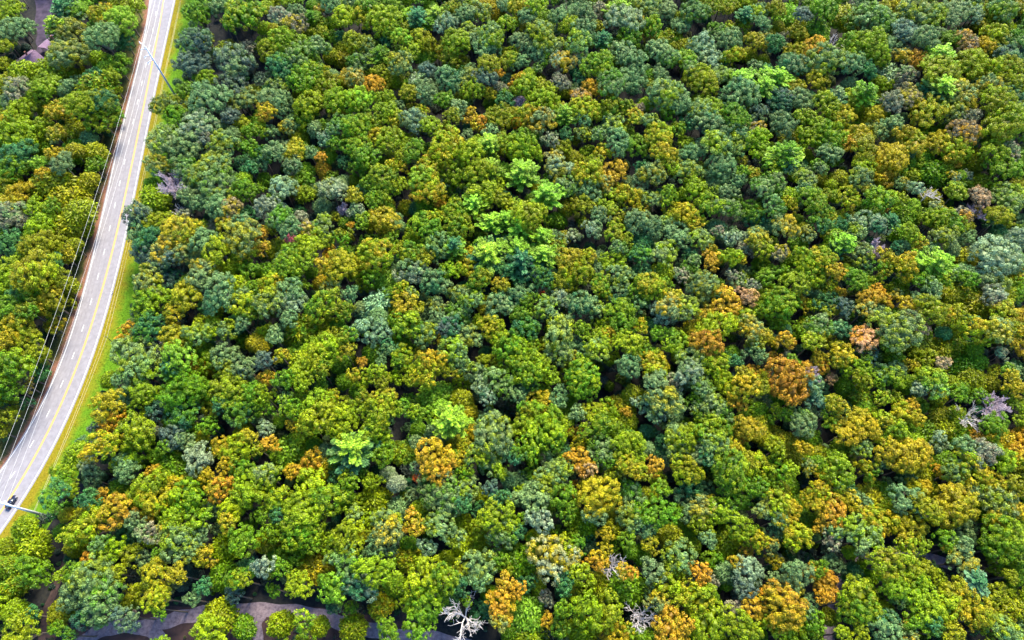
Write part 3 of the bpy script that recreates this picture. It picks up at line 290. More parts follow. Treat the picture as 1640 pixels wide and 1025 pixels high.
(3,2): "40,20,60,g 290,130,70,ky 320,50,80,sg 480,60,70,sb 100,140,60,to 10,140,40,tk 620,110,85,ao 660,190,30,t 830,70,130,sy 760,150,60,g 990,50,60,au 900,30,60,sk 970,160,90,kF 1100,190,80,kF 1200,160,70,kgF 1180,20,80,kF 1350,70,90,yt 1480,70,90,ts 1440,110,50,y 1600,90,60,tk 1500,220,40,uw 1560,150,40,t 820,250,60,gF 620,230,70,gd 460,230,80,tk 330,280,55,ot 320,220,40,t 400,370,40,a 300,330,50,vX 160,270,50,gl 20,240,40,to 130,390,130,r 190,480,70,r 60,480,65,gF 290,430,70,cs 300,520,60,cb 580,320,80,y 600,390,60,k 740,340,70,gs 810,370,70,y 730,400,70,g 910,290,50,tk 980,330,50,g 1050,380,90,yl 1060,450,70,ls 970,440,60,ws 490,420,60,gF 590,490,80,kgF 730,500,60,yk 810,490,50,y 1170,400,50,kF 1280,300,90,gF 1360,270,50,gF 1120,270,50,au 1320,380,80,kF 1430,400,60,kF 1550,330,50,g 1560,390,60,t 1600,450,50,t 1240,480,60,g 1370,490,60,g 1480,530,75,vX 1340,600,80,wX 1600,540,40,y 200,610,60,sg 120,600,50,g 270,600,50,s 230,670,80,s 390,650,60,gy 440,560,70,kt 570,640,80,t 500,710,90,t 610,700,80,t 650,720,60,t 730,660,70,ty 700,610,40,y 850,590,80,ty 900,550,60,to 930,620,60,t 820,710,60,yg 850,740,50,y 720,770,60,gy 1010,720,80,gF 920,700,60,gF 1120,700,80,kF 1230,640,80,ygF 1230,730,70,gyF 1100,600,60,kF 1100,780,60,sw 980,550,50,gF 1330,740,45,ot 1260,820,70,s 1380,860,90,uw 1500,770,80,tkF 1450,670,80,g 1590,830,50,to 1510,900,80,y 1610,920,60,yt 1160,900,60,gF 1300,950,110,yt 1200,970,80,sy 1090,970,40,ot 800,860,100,t 900,870,90,t 980,850,80,t 870,940,60,tk 600,830,60,sy 480,850,80,gF 320,860,70,kF 230,830,50,t 170,870,70,kF 120,780,70,tkF 40,740,70,tkF 40,830,70,y 280,760,60,gF 50,950,70,gy 150,960,60,y 580,910,50,at 640,980,70,kg 730,930,50,sk 450,970,100,y 260,950,50,st 340,1000,50,t 20,640,30,g",
}
# ------------------------------------------------------------------ crown prototypes
def leaf_mesh(name, P, Nn, S, U, clump, leaf, elong=None, core=None):
    """quads at P with normals Nn, size S, stretched along U; face attributes clump and leaf"""
    n = len(P); Nn = Nn / np.linalg.norm(Nn, axis=1, keepdims=True)
    A = U - (U * Nn).sum(1, keepdims=True) * Nn; A /= np.linalg.norm(A, axis=1, keepdims=True) + 1e-9; B = np.cross(Nn, A)
    e = np.ones(n) if elong is None else elong
    a = A * (S * e)[:, None]; b = B * S[:, None] * .55
    V = np.stack([P - a, P - b + a * .1, P + a, P + b + a * .1], 1).reshape(-1, 3)
    Fc = np.arange(n * 4).reshape(n, 4); faces = [tuple(f) for f in Fc.tolist()]; V = V.tolist(); cl = list(clump); lf = list(leaf)
    if core:
        for (c, r, v) in core:
            o = len(V)
            for q in ICO_V: V.append((c[0] + q[0] * r, c[1] + q[1] * r, c[2] + q[2] * r))
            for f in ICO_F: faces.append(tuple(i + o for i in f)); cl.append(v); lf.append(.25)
    m = bpy.data.meshes.new(name); m.from_pydata(V, [], faces); m.materials.append(LEAF)
    for nm, d in (("clump", cl), ("leaf", lf)):
        at = m.attributes.new(nm, 'FLOAT', 'FACE'); at.data.foreach_set('value', np.asarray(d, dtype=np.float32))
    m.update(); return m
_t = (1 + 5 ** .5) / 2
ICO_V = [tuple(np.array(v) / math.sqrt(1 + _t * _t)) for v in ((-1,_t,0),(1,_t,0),(-1,-_t,0),(1,-_t,0),(0,-1,_t),(0,1,_t),(0,-1,-_t),(0,1,-_t),(_t,0,-1),(_t,0,1),(-_t,0,-1),(-_t,0,1))]
ICO_F = [(0,11,5),(0,5,1),(0,1,7),(0,7,10),(0,10,11),(1,5,9),(5,11,4),(11,10,2),(10,7,6),(7,1,8),(3,9,4),(3,4,2),(3,2,6),(3,6,8),(3,8,9),(4,9,5),(2,4,11),(6,2,10),(8,6,7),(9,8,1)]
def dirs(r, n, zmin):
    out = []
    while len(out) < n:
        v = r.normal(size=3); v /= np.linalg.norm(v)
        if v[2] > zmin: out.append(v)
    return np.array(out)
def crown_lobed(name, R, seed, lobe=.85, nleaf=34, nsub=None):
    r = np.random.default_rng(seed); subs = []
    nsub = nsub or max(3, int(round(R * 1.1)))
    for k in range(nsub):
        a = 2.4 * k + r.uniform(-.5, .5); rad = R * .58 * math.sqrt((k + .3) / nsub) * r.uniform(.8, 1.2)
        zz = R * .34 * (1 - (rad / (R * .75)) ** 2) + r.uniform(-.12, .14) * R
        subs.append((np.array([math.cos(a) * rad, math.sin(a) * rad, zz]), R * r.uniform(.34, .52), r.uniform(0, 1)))
    P, Nn, S, U, cl, lf, core = [], [], [], [], [], [], []
    for i, (c, sr, sv) in enumerate(subs):
        nl = int(2.6 * (sr / lobe) ** 2 * 1.12); D = dirs(r, nl, -.45)
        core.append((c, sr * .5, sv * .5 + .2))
        for d in D:
            lc = c + d * sr * r.uniform(.80, 1.18) * np.array([1, 1, .92]); lr = lobe * r.uniform(.65, 1.15)
            if any(j != i and np.linalg.norm(lc - s[0]) < s[1] * .8 for j, s in enumerate(subs)): continue
            v = min(1, max(0, .45 * sv + .55 * r.uniform(0, 1)))
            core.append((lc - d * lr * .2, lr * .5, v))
            n = int(nleaf * 1.3 * (lr / .7) ** 2); q = dirs(r, n, -1); q = q + d * .55; q /= np.linalg.norm(q, axis=1, keepdims=True)
            P.append(lc + q * lr * r.uniform(.75, 1.12, (n, 1))); Nn.append(q + r.normal(size=(n, 3)) * .38 + np.array([0, 0, .25])); S.append(r.uniform(.12, .26, n)); U.append(r.normal(size=(n, 3)))
            cl += [v] * n; lf += list(r.uniform(0, 1, n))
    return leaf_mesh(name, np.concatenate(P), np.concatenate(Nn), np.concatenate(S), np.concatenate(U), cl, lf, None, core)
def crown_feather(name, R, seed):
    """soft crown of fine sprays that point outward from a few tops"""
    r = np.random.default_rng(seed); subs = [(np.array([0, 0, R * .12]), R * .72, .5)]
    for k in range(5):
        a = 1.26 * k + r.uniform(-.4, .4); subs.append((np.array([math.cos(a), math.sin(a), 0]) * R * .45 + np.array([0, 0, r.uniform(-.25, .1) * R]), R * r.uniform(.4, .55), r.uniform(0, 1)))
    P, Nn, S, U, cl, lf, core = [], [], [], [], [], [], []
    for (c, sr, sv) in subs:
        n = int(150 * sr * sr); d = dirs(r, n, -.5); core.append((c, sr * .62, sv))
        P.append(c + d * sr * (r.uniform(.62, 1.15, (n, 1)) + .12 * np.sin(d[:, :1] * 9 + seed) * np.sin(d[:, 1:2] * 8 + sv * 5)) * np.array([1, 1, .85])); Nn.append(np.cross(d, r.normal(size=(n, 3))) * .6 + d * .7 + np.array([0, 0, .3])); U.append(d + r.normal(size=(n, 3)) * .25)
        S.append(r.uniform(.22, .38, n)); g = (np.sin(d[:, 0] * 6 + seed) * np.sin(d[:, 1] * 7 + sv * 9) + 1) / 2
        cl += list(np.clip(g * .55 + r.uniform(0, .45, n), 0, 1)); lf += list(r.uniform(0, 1, n))
    return leaf_mesh(name, np.concatenate(P), np.concatenate(Nn), np.concatenate(S), np.concatenate(U), cl, lf, np.full(sum(len(p) for p in P), 1.25), core)
def crown_pine(name, R, seed):
    """layered boughs round a straight stem; from above a many-armed star of plumes"""
    r = np.random.default_rng(seed); P, Nn, S, U, cl, lf = [], [], [], [], [], []; core = [((0, 0, -R * .5), R * .14, .8)]
    levels = 6
    for L in range(levels):
        t = L / (levels - 1); z0 = R * (-.6 + 1.1 * t); br = R * (1.05 - .8 * t ** 1.5); nb = (9, 8, 7, 7, 6, 5)[L]; a0 = r.uniform(0, 6.28)
        for k in range(nb):
            a = a0 + 2 * math.pi * k / nb + r.uniform(-.2, .2); l = br * r.uniform(.72, 1.15); dr = np.array([math.cos(a), math.sin(a), 0.0]); side = np.array([-dr[1], dr[0], 0])
            steps = max(3, int(l / .42)); v = min(1, .05 + .95 * (1 - t) * r.uniform(.6, 1.1))
            for s in range(steps):
                f = .15 + .9 * (s + r.uniform(0, 1)) / steps; c = dr * l * f + np.array([0, 0, z0 + .26 * l * f * f - .08 * l])
                wd = .16 * l * (1 - abs(f - .6)) + .12; n = 15
                P.append(c + side * r.uniform(-wd, wd, (n, 1)) + r.normal(size=(n, 3)) * .09); dd = dr * 1.3 + side * r.uniform(-.9, .9, (n, 1)) + np.array([0, 0, .3]) + r.normal(size=(n, 3)) * .2
                U.append(dd); Nn.append(np.array([0, 0, 1]) + r.normal(size=(n, 3)) * .4); S.append(r.uniform(.22, .40, n)); cl += [v] * n; lf += list(r.uniform(0, 1, n))
    n = sum(len(p) for p in P)
    return leaf_mesh(name, np.concatenate(P), np.concatenate(Nn), np.concatenate(S), np.concatenate(U), cl, lf, np.full(n, 1.4), core)
def trunk_mesh(name, seed, conifer=False):
    """trunk of unit height (z 0..1) and 1 m nominal crown reach; limbs climb into the crown"""
    r = random.Random(seed); m = MB()
    if conifer: m.tube([(0, 0, 0), (0, 0, .5), (0, 0, 1)], [.34, .24, .05], 8)
    else:
        m.tube([(0, 0, 0), (.1, .05, .35), (0, .1, .7)], [.36, .28, .2], 8)
        for k in range(5):
            a = k * 1.26 + r.uniform(-.3, .3); l = r.uniform(2, 3.6); m.tube([(0, .05, r.uniform(.5, .68)), (math.cos(a) * l * .45, math.sin(a) * l * .45, .82), (math.cos(a) * l, math.sin(a) * l, .97)], [.17, .11, .05], 6)
    return m.mesh(name, BARK, True)

SIZES = {'L': 7.2, 'M': 5.2, 'S': 3.6}
PROTO = {}
for k in range(7): PROTO['L', k] = crown_lobed("large_crown", 7.2, 100 + k, lobe=.80, nleaf=34)
for k in range(7): PROTO['M', k] = crown_lobed("medium_crown", 5.2, 200 + k, lobe=.70)
for k in range(5): PROTO['S', k] = crown_lobed("small_crown", 3.6, 300 + k, lobe=.6)
for k in range(5): PROTO['F', k] = crown_feather("feathery_crown", 4.5, 400 + k)
for k in range(5): PROTO['P', k] = crown_pine("pine_crown", 5.0, 500 + k)
RP = {'L': 7.2, 'M': 5.2, 'S': 3.6, 'F': 4.5, 'P': 5.0}
NV = {'L': 7, 'M': 7, 'S': 5, 'F': 5, 'P': 5}
TRUNK = [trunk_mesh("trunk", s) for s in range(3)]; PTRUNK = trunk_mesh("pine_trunk", 9, True)

CL = {'g': (.085,.195,.003), 'y': (.225,.300,.002), 'k': (.200,.218,.002), 'l': (.215,.375,.018), 't': (.36,.285,.006), 'o': (.45,.245,.012),
      'r': (.34,.17,.010), 's': (.155,.245,.075), 'd': (.07,.115,.080), 'b': (.040,.150,.048), 'u': (.22,.20,.115), 'w': (.23,.31,.16),
      'a': (.44,.26,.12), 'm': (.58,.13,.22), 'v': (.36,.26,.33), 'O': (.60,.08,.012), 'c': (.17,.33,.16)}
NEXT = {'g': 'y', 'y': 'g', 'k': 'y', 'l': 'g', 't': 'k', 'o': 't', 'r': 't', 's': 'b', 'd': 's', 'b': 'g', 'u': 's', 'w': 's', 'a': 't', 'm': 'u', 'v': 'u', 'O': 'o', 'c': 's'}
CN = {'g': 'mid green', 'y': 'yellow green', 'k': 'olive', 'l': 'bright lime', 't': 'golden', 'o': 'orange', 'r': 'rust orange', 's': 'sage green', 'd': 'slate green',
      'b': 'bluish green', 'u': 'dull tan', 'w': 'pale grey green', 'a': 'salmon', 'm': 'pink', 'v': 'mauve', 'O': 'scarlet', 'c': 'mint green'}
def jit(c, r, a=.13):
    h = 1 + r.uniform(-a, a); return (c[0] * h * (1 + r.uniform(-a, a)), c[1] * h * (1 + r.uniform(-.06, .06)), c[2] * h)

# ------------------------------------------------------------------ read the survey into trees
def n2(x, y): return math.sin(x / 23.0 + 2) * math.cos(y / 29.0) * .6 + math.sin((x - y) / 13.0) * .4
trees = []; RT = random.Random(3)
def scale_at(px, py, z): return F_PX / ((H_CAM - z) / (math.cos(PITCH) + (py - 512.5) / F_PX * math.sin(PITCH)))     # pixels per metre
for (cx, cy), txt in SURVEY.items():
    for e in txt.split():
        x, y, r, code = e.split(','); px, py, rp = cx * 410 + float(x) / 4, cy * 256 + float(y) / 4, float(r) / 4
        ty = code[-1] if code[-1] in 'FPX' else 'B'; cs = code.rstrip('FPX')
        want = {'B': 17 + 3.0 * n2(px, py) + RT.uniform(-1.6, 1.6) + rp * .10, 'F': 11.5 + 2 * n2(px, py) + RT.uniform(-1.5, 1.5), 'P': 21 + RT.uniform(-1, 2), 'X': 21}[ty]
        if ty == 'B' and rp < 14: want -= 2.5
        h = want; gz = 0.0
        for _ in range(44):
            for _i in range(3):
                z = h + gz; g = gp(px, py, z); gz = relief(g.x, g.y)
            x0, y0 = g.x, g.y; R = rp / scale_at(px, py, z); dl, dr = d_left(x0, y0), d_right(x0, y0)
            bad = (dl > 0 and dl < 2.6) or (dl <= 0 and dr < 2.6)
            if not bad or h < 3: break
            h -= .6
        trees.append(dict(px=px, py=py, rp=rp, ty=ty, cs=cs, x=x0, y=y0, z=z, gz=gz, R=R, dl=dl, dr=dr, ok=not bad))
trees = [t for t in trees if t['ok']]
# ------------------------------------------------------------------ landmarks: x, y, phrase, the landmark tree's own label (None: not a tree)
LM = [
 (273,292,"the bare purple tree","bare purple grey tree with fine twigs beside the curve of the road"),
 (280,334,"the bleached tree by the road","bleached bare tree among green crowns beside the purple one"),
 (465,384,"the pink tree","small bright pink tree between yellow green crowns"),
 (1140,416,"the round orange tree","small round orange tree with a yellow green neighbour at its side"),
 (1195,473,"the salmon tree","feather light salmon pink tree standing over a wide golden crown"),
 (1262,610,"the big rust tree","largest rust orange tree, broad and even in colour"),
 (1385,540,"the coral tree","coral orange tree with ragged crown open to dark gaps"),
 (1600,645,"the lilac bare tree","pale lilac bare tree with a dense haze of fine twigs"),
 (1565,662,"the forked snag","forked grey snag with a bare stem, beside the lilac bare tree"),
 (698,732,"the big orange maple","big orange gold tree above a small scarlet one"),
 (670,766,"the scarlet sapling","tiny scarlet tree at the foot of the big orange one"),
 (742,988,"the white skeleton tree","large white skeleton of a dead tree with many spreading arms by the lane"),
 (985,908,"the crooked white snag","crooked white snag with long bent arms among gold crowns"),
 (1027,988,"the spiky dead tree","spiky dead tree with thin white arms reaching every way"),
 (1337,62,"the antler snag","pale antler shaped snag beside a big yellow green crown"),
 (1497,298,"the thin grey snag","thin grey snag poking out between feathery green crowns"),
 (1410,383,"the lilac snag","lilac snag rising from a dark gap by pale sage trees"),
 (831,162,"the mauve tree","small mauve tree, soft and rounded, beside golden crowns"),
 (1315,930,"the orange tree by the lane","tall orange tree next to the bend of the woodland lane"),
 (930,737,"the upright orange tree","upright deep orange tree over a small coral patch"),
 (1047,744,"the little orange tree","little orange tree tucked below a yellow green crown"),
 (782,406,"the widest pine","widest star shaped pine, lime with bluish green lower boughs"),
 (837,273,"the rounded pine","rounded lime pine behind a gap with grey limbs"),
 (1500,418,"the lone lime pine","single lime pine standing out among olive crowns"),
 (1187,122,"the fan shaped pine","fan shaped lime pine amid pale sage crowns"),
 (905,180,"the hazy pine","lime pine with hazy outline between golden crowns"),
 (1260,245,"the emerald pine","emerald pine with lime top beside a large yellow green tree"),
 (565,717,"the two tone pine","large pine with lime tips and bluish green heart"),
 (722,672,"the bright pine","very bright lime pine beside a golden feathery tree"),
 (282,572,"the roadside lime tree","bright lime tree near the road with a gold feathery one at its side"),
 (1132,549,"the copper topped tree","tree with copper orange top merging into a large yellow green crown"),
 (605,488,"the mint tree","large mint green tree with soft grey outline"),
 (517,268,"the flame tree","pale orange feathery tree shading to yellow among dark crowns"),
 (600,135,"the amber tree","amber orange tree with tan neighbour, in the upper forest"),
 (425,180,"the tawny tree","tawny tree bordering sage crowns near the upper road"),
 (871,471,"the tiny red tree","tiny red orange tree peeping from a dark gap"),
 (1392,476,"the twin orange tree","bright orange tree that joins a second orange crown"),
 (1595,411,"the great pale tree","very large pale grey green tree over a deep shaded hollow"),
 (1425,268,"the wide gold tree","wide feathery gold tree, broadest gold crown in the upper forest"),
 (1540,346,"the peach tree","peach orange tree beside a twiggy mauve one"),
 (1122,915,"the vivid orange ball tree","vivid orange ball shaped tree next to a dark gap"),
 (1187,978,"the dusty rose tree","dull rose tan tree beside a deep orange one"),
 (160,953,"the great mottled tree","very large sage tree mottled with yellow, overhanging the gravel lane"),
 (697,632,"the lime cloud tree","lime cloud shaped tree behind the very bright pine"),
 (1475,745,"the gold canopy tree","gold canopy tree over a dark hollow with bare limbs"),
 (1545,215,"the apricot tree","apricot tan tree by olive crowns in the far forest"),
 (800,965,"the orange pair by the skeleton","orange gold tree beside the white skeleton"),
 (213,558,"x",None),
 (18,804,"the dark car",None),(81,829,"the near steel pole",None),(262,125,"the far steel pole",None),(178,545,"the short wooden pole",None),(46,92,"the purple roofed house",None),
 (1346,925,"the woodland lane bend",None),(440,985,"the gravel lane",None),
]
LM = [l for l in LM if l[2] != "x"]
for t in trees: t['lab'] = None; t['lm'] = None
for l in LM:
    if l[3] is None: continue
    t = min(trees, key=lambda t: (t['px'] - l[0]) ** 2 + (t['py'] - l[1]) ** 2 + (0 if t['lab'] is None else 1e6))
    if math.hypot(t['px'] - l[0], t['py'] - l[1]) < 22: t['lab'] = l[3]; t['lm'] = l[2]
    else: print("no tree at landmark", l[2])
def words_for(t):
    c = t['cs']; s = CN[c[0]] + (" and " + CN[c[1]] if len(c) > 1 else ""); return s
def size_word(t): return "small" if t['rp'] < 15 else "medium" if t['rp'] < 22 else "large" if t['rp'] < 29 else "huge"
def relation(t, l):
    dx, dy = t['px'] - l[0], t['py'] - l[1]; left_side = t['dl'] > 0
    lat = ("away from the road" if dx < 0 else "toward the road") if left_side else ("toward the road" if dx < 0 else "away from the road")
    ax, ay = abs(dx), abs(dy)
    if ay > 2.2 * ax: return ("behind " if dy < 0 else "in front of ") + l[2]
    if ax > 2.2 * ay: return "beside " + l[2] + ", " + lat
    return ("behind " if dy < 0 else "in front of ") + l[2] + ", " + lat
def make_labels(ts):
    used = {}
    for t in ts:
        if t['lab']: continue
        ls = sorted(LM, key=lambda l: (l[0] - t['px']) ** 2 + (l[1] - t['py']) ** 2)
        kind = "feathery" if t['ty'] == 'F' else "pine" if t['ty'] == 'P' else "bare" if t['ty'] == 'X' else ""
        noun = "pine" if kind == "pine" else "tree"; adj = "" if kind in ("", "pine") else kind + " "
        t['_c'] = [(f"{size_word(t)} {words_for(t)} {adj}{noun}", relation(t, l), math.hypot(l[0] - t['px'], l[1] - t['py'])) for l in ls[:4]]
        t['_k'] = t['_c'][0][:2]
        used.setdefault(t['_k'], []).append(t)
    # a description shared by two trees moves the farther one to its next landmark when that is free
    for key, g in list(used.items()):
        if len(g) > 1:
            g.sort(key=lambda t: t['_c'][0][2])
            for t in g[1:]:
                for c in t['_c'][1:3]:
                    if c[:2] not in used:
                        used[c[:2]] = [t]; t['_k'] = c[:2]; g2 = used[key]; break
            used[key] = [t for t in g if t['_k'] == key]
    for key, g in used.items():
        g.sort(key=lambda t: min(c[2] for c in t['_c'] if c[:2] == key))
        for i, t in enumerate(g):
            d, rel = key; od = "" if len(g) == 1 else ("nearer ", "farther ")[i] if len(g) == 2 else ("nearest ", "second ", "third ", "fourth ", "fifth ", "sixth ")[min(i, 5)]
            s = od + d + " " + rel
            if len(s.split()) > 16: s = od + " ".join(d.split()[1:]) + " " + rel
            if len(s.split()) > 16: s = s.replace(' feathery ', ' ')
            if len(s.split()) > 16: s = s.replace(', away from the road', ', off road side')
            if len(s.split()) > 16: s = s.replace('bleached tree by the road', 'bleached roadside tree').replace('orange pair by the skeleton', 'orange pair').replace('in front of', 'before')
            t['lab'] = s

real = [t for t in trees if t['ty'] in 'BF']; pines = [t for t in trees if t['ty'] == 'P']; dead = [t for t in trees if t['ty'] == 'X']
real.sort(key=lambda t: (t['lab'] is None, -t['rp'])); solo, rest = real[:300], real[300:]
make_labels(solo + pines + dead)

LOD_SKY = None
def pick(t, r):
    if t['ty'] in 'FP': k = t['ty']
    else: k = 'L' if t['R'] > 6.1 else 'M' if t['R'] > 4.2 else 'S'
    return k, r.randrange(NV[k])
RC = random.Random(77)
def dress(t):
    k, i = pick(t, RC); s = t['R'] / RP[k] * (1.35 if k == 'P' else 1.10 if 0 < t['dr'] < 22 + t['R'] or near_lane(t['x'], t['y'], 9) else 1.24); cs = t['cs']
    c1 = jit(CL[cs[0]], RC); c2 = jit(CL[cs[1] if len(cs) > 1 else NEXT[cs[0]]], RC)
    if len(cs) == 1: c2 = tuple(a * .65 + b * .35 for a, b in zip(c1, c2))
    zc = t['z'] - (.30 * t['R'] if k != 'P' else 0)
    return k, i, s, c1, c2, zc, RC.uniform(0, 6.283), RC.uniform(.88, 1.12)
def plant(t, name, group):
    k, i, s, c1, c2, zc, rz, zs = dress(t)
    e = empty(name, (t['x'], t['y'], t['gz'])); tag(e, t['lab'], "pine tree" if k == 'P' else "tree", group)
    o = bpy.data.objects.new("crown", PROTO[k, i]); COL.objects.link(o); o.parent = e; o.location = (0, 0, zc - t['gz']); q = RC.uniform(.86, 1.16); o.scale = (s * q, s / q, s * zs); o.rotation_euler = (RC.uniform(-.1, .1), RC.uniform(-.1, .1), rz)
    o['col'] = c1; o['col2'] = c2
    hgt = max(1.5, zc - t['gz'] + (.5 * t['R'] if k == 'P' else 0)); q = bpy.data.objects.new("trunk", PTRUNK if k == 'P' else RC.choice(TRUNK)); COL.objects.link(q); q.parent = e
    f = min(1.1, t['R'] / 5.5); q.scale = (f, f, hgt); q.rotation_euler = (0, 0, rz)
for t in solo: plant(t, "broadleaf_tree", "broadleaf trees of the forest")
for t in pines: plant(t, "pine_tree", "pines standing out of the forest")

# ------------------------------------------------------------------ dead trees
def dead_tree(t, i):
    r = random.Random(900 + i); mt = GREYWOOD if t['cs'][0] == 'v' else BONE; fine = t['cs'][0] == 'v'
    ww = t['R']; H = t['z'] - t['gz']; tr = MB(); br = MB(); tw = MB()
    e = empty("dead_tree", (t['x'], t['y'], t['gz'])); tag(e, t['lab'], "dead tree")
    top = H * .72; tr.tube([(0, 0, 0), (.2, .1, top * .5), (0, .2, top)], [.42, .34, .26], 8)
    def grow(p, d, l, rad, lev):
        pts = [p]; rr = [rad]; n = 4; q = Vector(p); dd = Vector(d)
        for k in range(n):
            dd = (dd + Vector((r.uniform(-.3, .3), r.uniform(-.3, .3), r.uniform(-.12, .24)))).normalized(); q = q + dd * l / n; pts.append(q.copy()); rr.append(rad * (1 - .78 * (k + 1) / n))
            if lev > 0 and k >= 0:
                for _ in range(2 if lev > 1 or fine else r.choice((1, 2))):
                    sd = (dd + Vector((r.uniform(-1, 1), r.uniform(-1, 1), r.uniform(-.3, .7))) * .95).normalized(); grow(q.copy(), sd, l * r.uniform(.36, .6), rad * .55 * (1 - .15 * k), lev - 1)
        (br if lev > 1 else tw).tube(pts, [max(x, .045) for x in rr], 5 if lev > 1 else 4)
    nb = 7 if fine else 6; lv = 3 if fine else 2
    for k in range(nb):
        a = 6.283 * k / nb + r.uniform(-.4, .4); grow(Vector((0, .1, top * r.uniform(.72, 1))), (math.cos(a) * .85, math.sin(a) * .85, r.uniform(.35, .9)), ww * r.uniform(.8, 1.25), .15 if fine else .24, lv)
    tr.build("trunk", mt, e, True); br.build("branches", mt, e, True); tw.build("twigs", mt, e, True)
for i, t in enumerate(dead): dead_tree(t, i)

# ------------------------------------------------------------------ the rest of the forest, past the 300 that show largest
def cloud(name, items, label, cat):
    """items: (x, y, z, key, index, scale, zscale, rotz, col, col2)"""
    keys = sorted(set((k, i) for (_, _, _, k, i, *_r) in items)); coll = bpy.data.collections.new(name + " sources"); idx = {}
    for n, k in enumerate(keys):
        o = bpy.data.objects.new("source_%03d" % n if name == "woodland" else "shrub_%03d" % n, PROTO[k]); coll.objects.link(o); idx[k] = n
    me = bpy.data.meshes.new(name); me.from_pydata([q[:3] for q in items], [], [])
    def att(n, ty, key, vals): a = me.attributes.new(n, ty, 'POINT'); a.data.foreach_set(key, np.asarray(vals, dtype=np.float32 if ty != 'INT' else np.int32).ravel())
    att("pick", 'INT', 'value', [idx[q[3], q[4]] for q in items]); att("siz", 'FLOAT_VECTOR', 'vector', [(q[5], q[5], q[5] * q[6]) for q in items])
    att("rot", 'FLOAT_VECTOR', 'vector', [(0, 0, q[7]) for q in items]); att("col", 'FLOAT_VECTOR', 'vector', [q[8] for q in items]); att("col2", 'FLOAT_VECTOR', 'vector', [q[9] for q in items])
    o = bpy.data.objects.new(name, me); COL.objects.link(o); tag(o, label, cat, kind='stuff')
    g = bpy.data.node_groups.new(name, 'GeometryNodeTree'); g.interface.new_socket("Geometry", in_out='INPUT', socket_type='NodeSocketGeometry'); g.interface.new_socket("Geometry", in_out='OUTPUT', socket_type='NodeSocketGeometry')
    N, L = g.nodes, g.links; gi = N.new('NodeGroupInput'); go = N.new('NodeGroupOutput'); ip = N.new('GeometryNodeInstanceOnPoints'); ci = N.new('GeometryNodeCollectionInfo')
    ci.inputs['Collection'].default_value = coll; ci.inputs['Separate Children'].default_value = True; ci.inputs['Reset Children'].default_value = True; ip.inputs['Pick Instance'].default_value = True
    def na(n, ty): a = N.new('GeometryNodeInputNamedAttribute'); a.data_type = ty; a.inputs[0].default_value = n; return [s for s in a.outputs if s.enabled and s.name == 'Attribute'][0]
    L.new(gi.outputs[0], ip.inputs['Points']); L.new(ci.outputs[0], ip.inputs['Instance']); L.new(na("pick", 'INT'), ip.inputs['Instance Index'])
    L.new(na("siz", 'FLOAT_VECTOR'), ip.inputs['Scale']); er = N.new('FunctionNodeEulerToRotation'); L.new(na("rot", 'FLOAT_VECTOR'), er.inputs[0]); L.new(er.outputs[0], ip.inputs['Rotation'])
    L.new(ip.outputs[0], go.inputs[0]); md = o.modifiers.new("scatter", 'NODES'); md.node_group = g
    return o
items = []
for t in rest:
    k, i, s, c1, c2, zc, rz, zs = dress(t); items.append((t['x'], t['y'], zc, k, i, s, zs, rz, c1, c2))
RM = random.Random(42); grid = {}
for t in trees: grid.setdefault((int(t['x'] // 12), int(t['y'] // 12)), []).append(t)
def near_tree(x, y, f):
    for a in (-1, 0, 1):
        for b in (-1, 0, 1):
            for t in grid.get((int(x // 12) + a, int(y // 12) + b), []):
                if math.hypot(t['x'] - x, t['y'] - y) < f * t['R'] + 2.5: return True
    return False
def nearest_col(px, py):
    return min(real, key=lambda t: (t['px'] - px) ** 2 + (t['py'] - py) ** 2 + RM.uniform(0, 3000))['cs']
# the forest goes on outside the survey's edge
tries = 0
while tries < 5200:
    tries += 1; px, py = RM.uniform(-150, 1790), RM.uniform(-120, 1130)
    if -6 < px < 1646 and -6 < py < 1031: continue
    g = gp(px, py, 17); x, y = g.x, g.y
    if d_right(x, y) < 8 and d_left(x, y) < 6 or near_tree(x, y, .95) or near_lane(x, y, 3): continue
    R = RM.uniform(3.6, 7); cs = nearest_col(px, py); t = dict(px=px, py=py, rp=R * 3.8, ty='B', cs=cs, x=x, y=y, z=relief(x, y) + RM.uniform(12, 18), gz=relief(x, y), R=R, dl=d_left(x, y), dr=d_right(x, y))
    grid.setdefault((int(x // 12), int(y // 12)), []).append(t); k, i, s, c1, c2, zc, rz, zs = dress(t); items.append((x, y, zc, k, i, s, zs, rz, c1, c2))
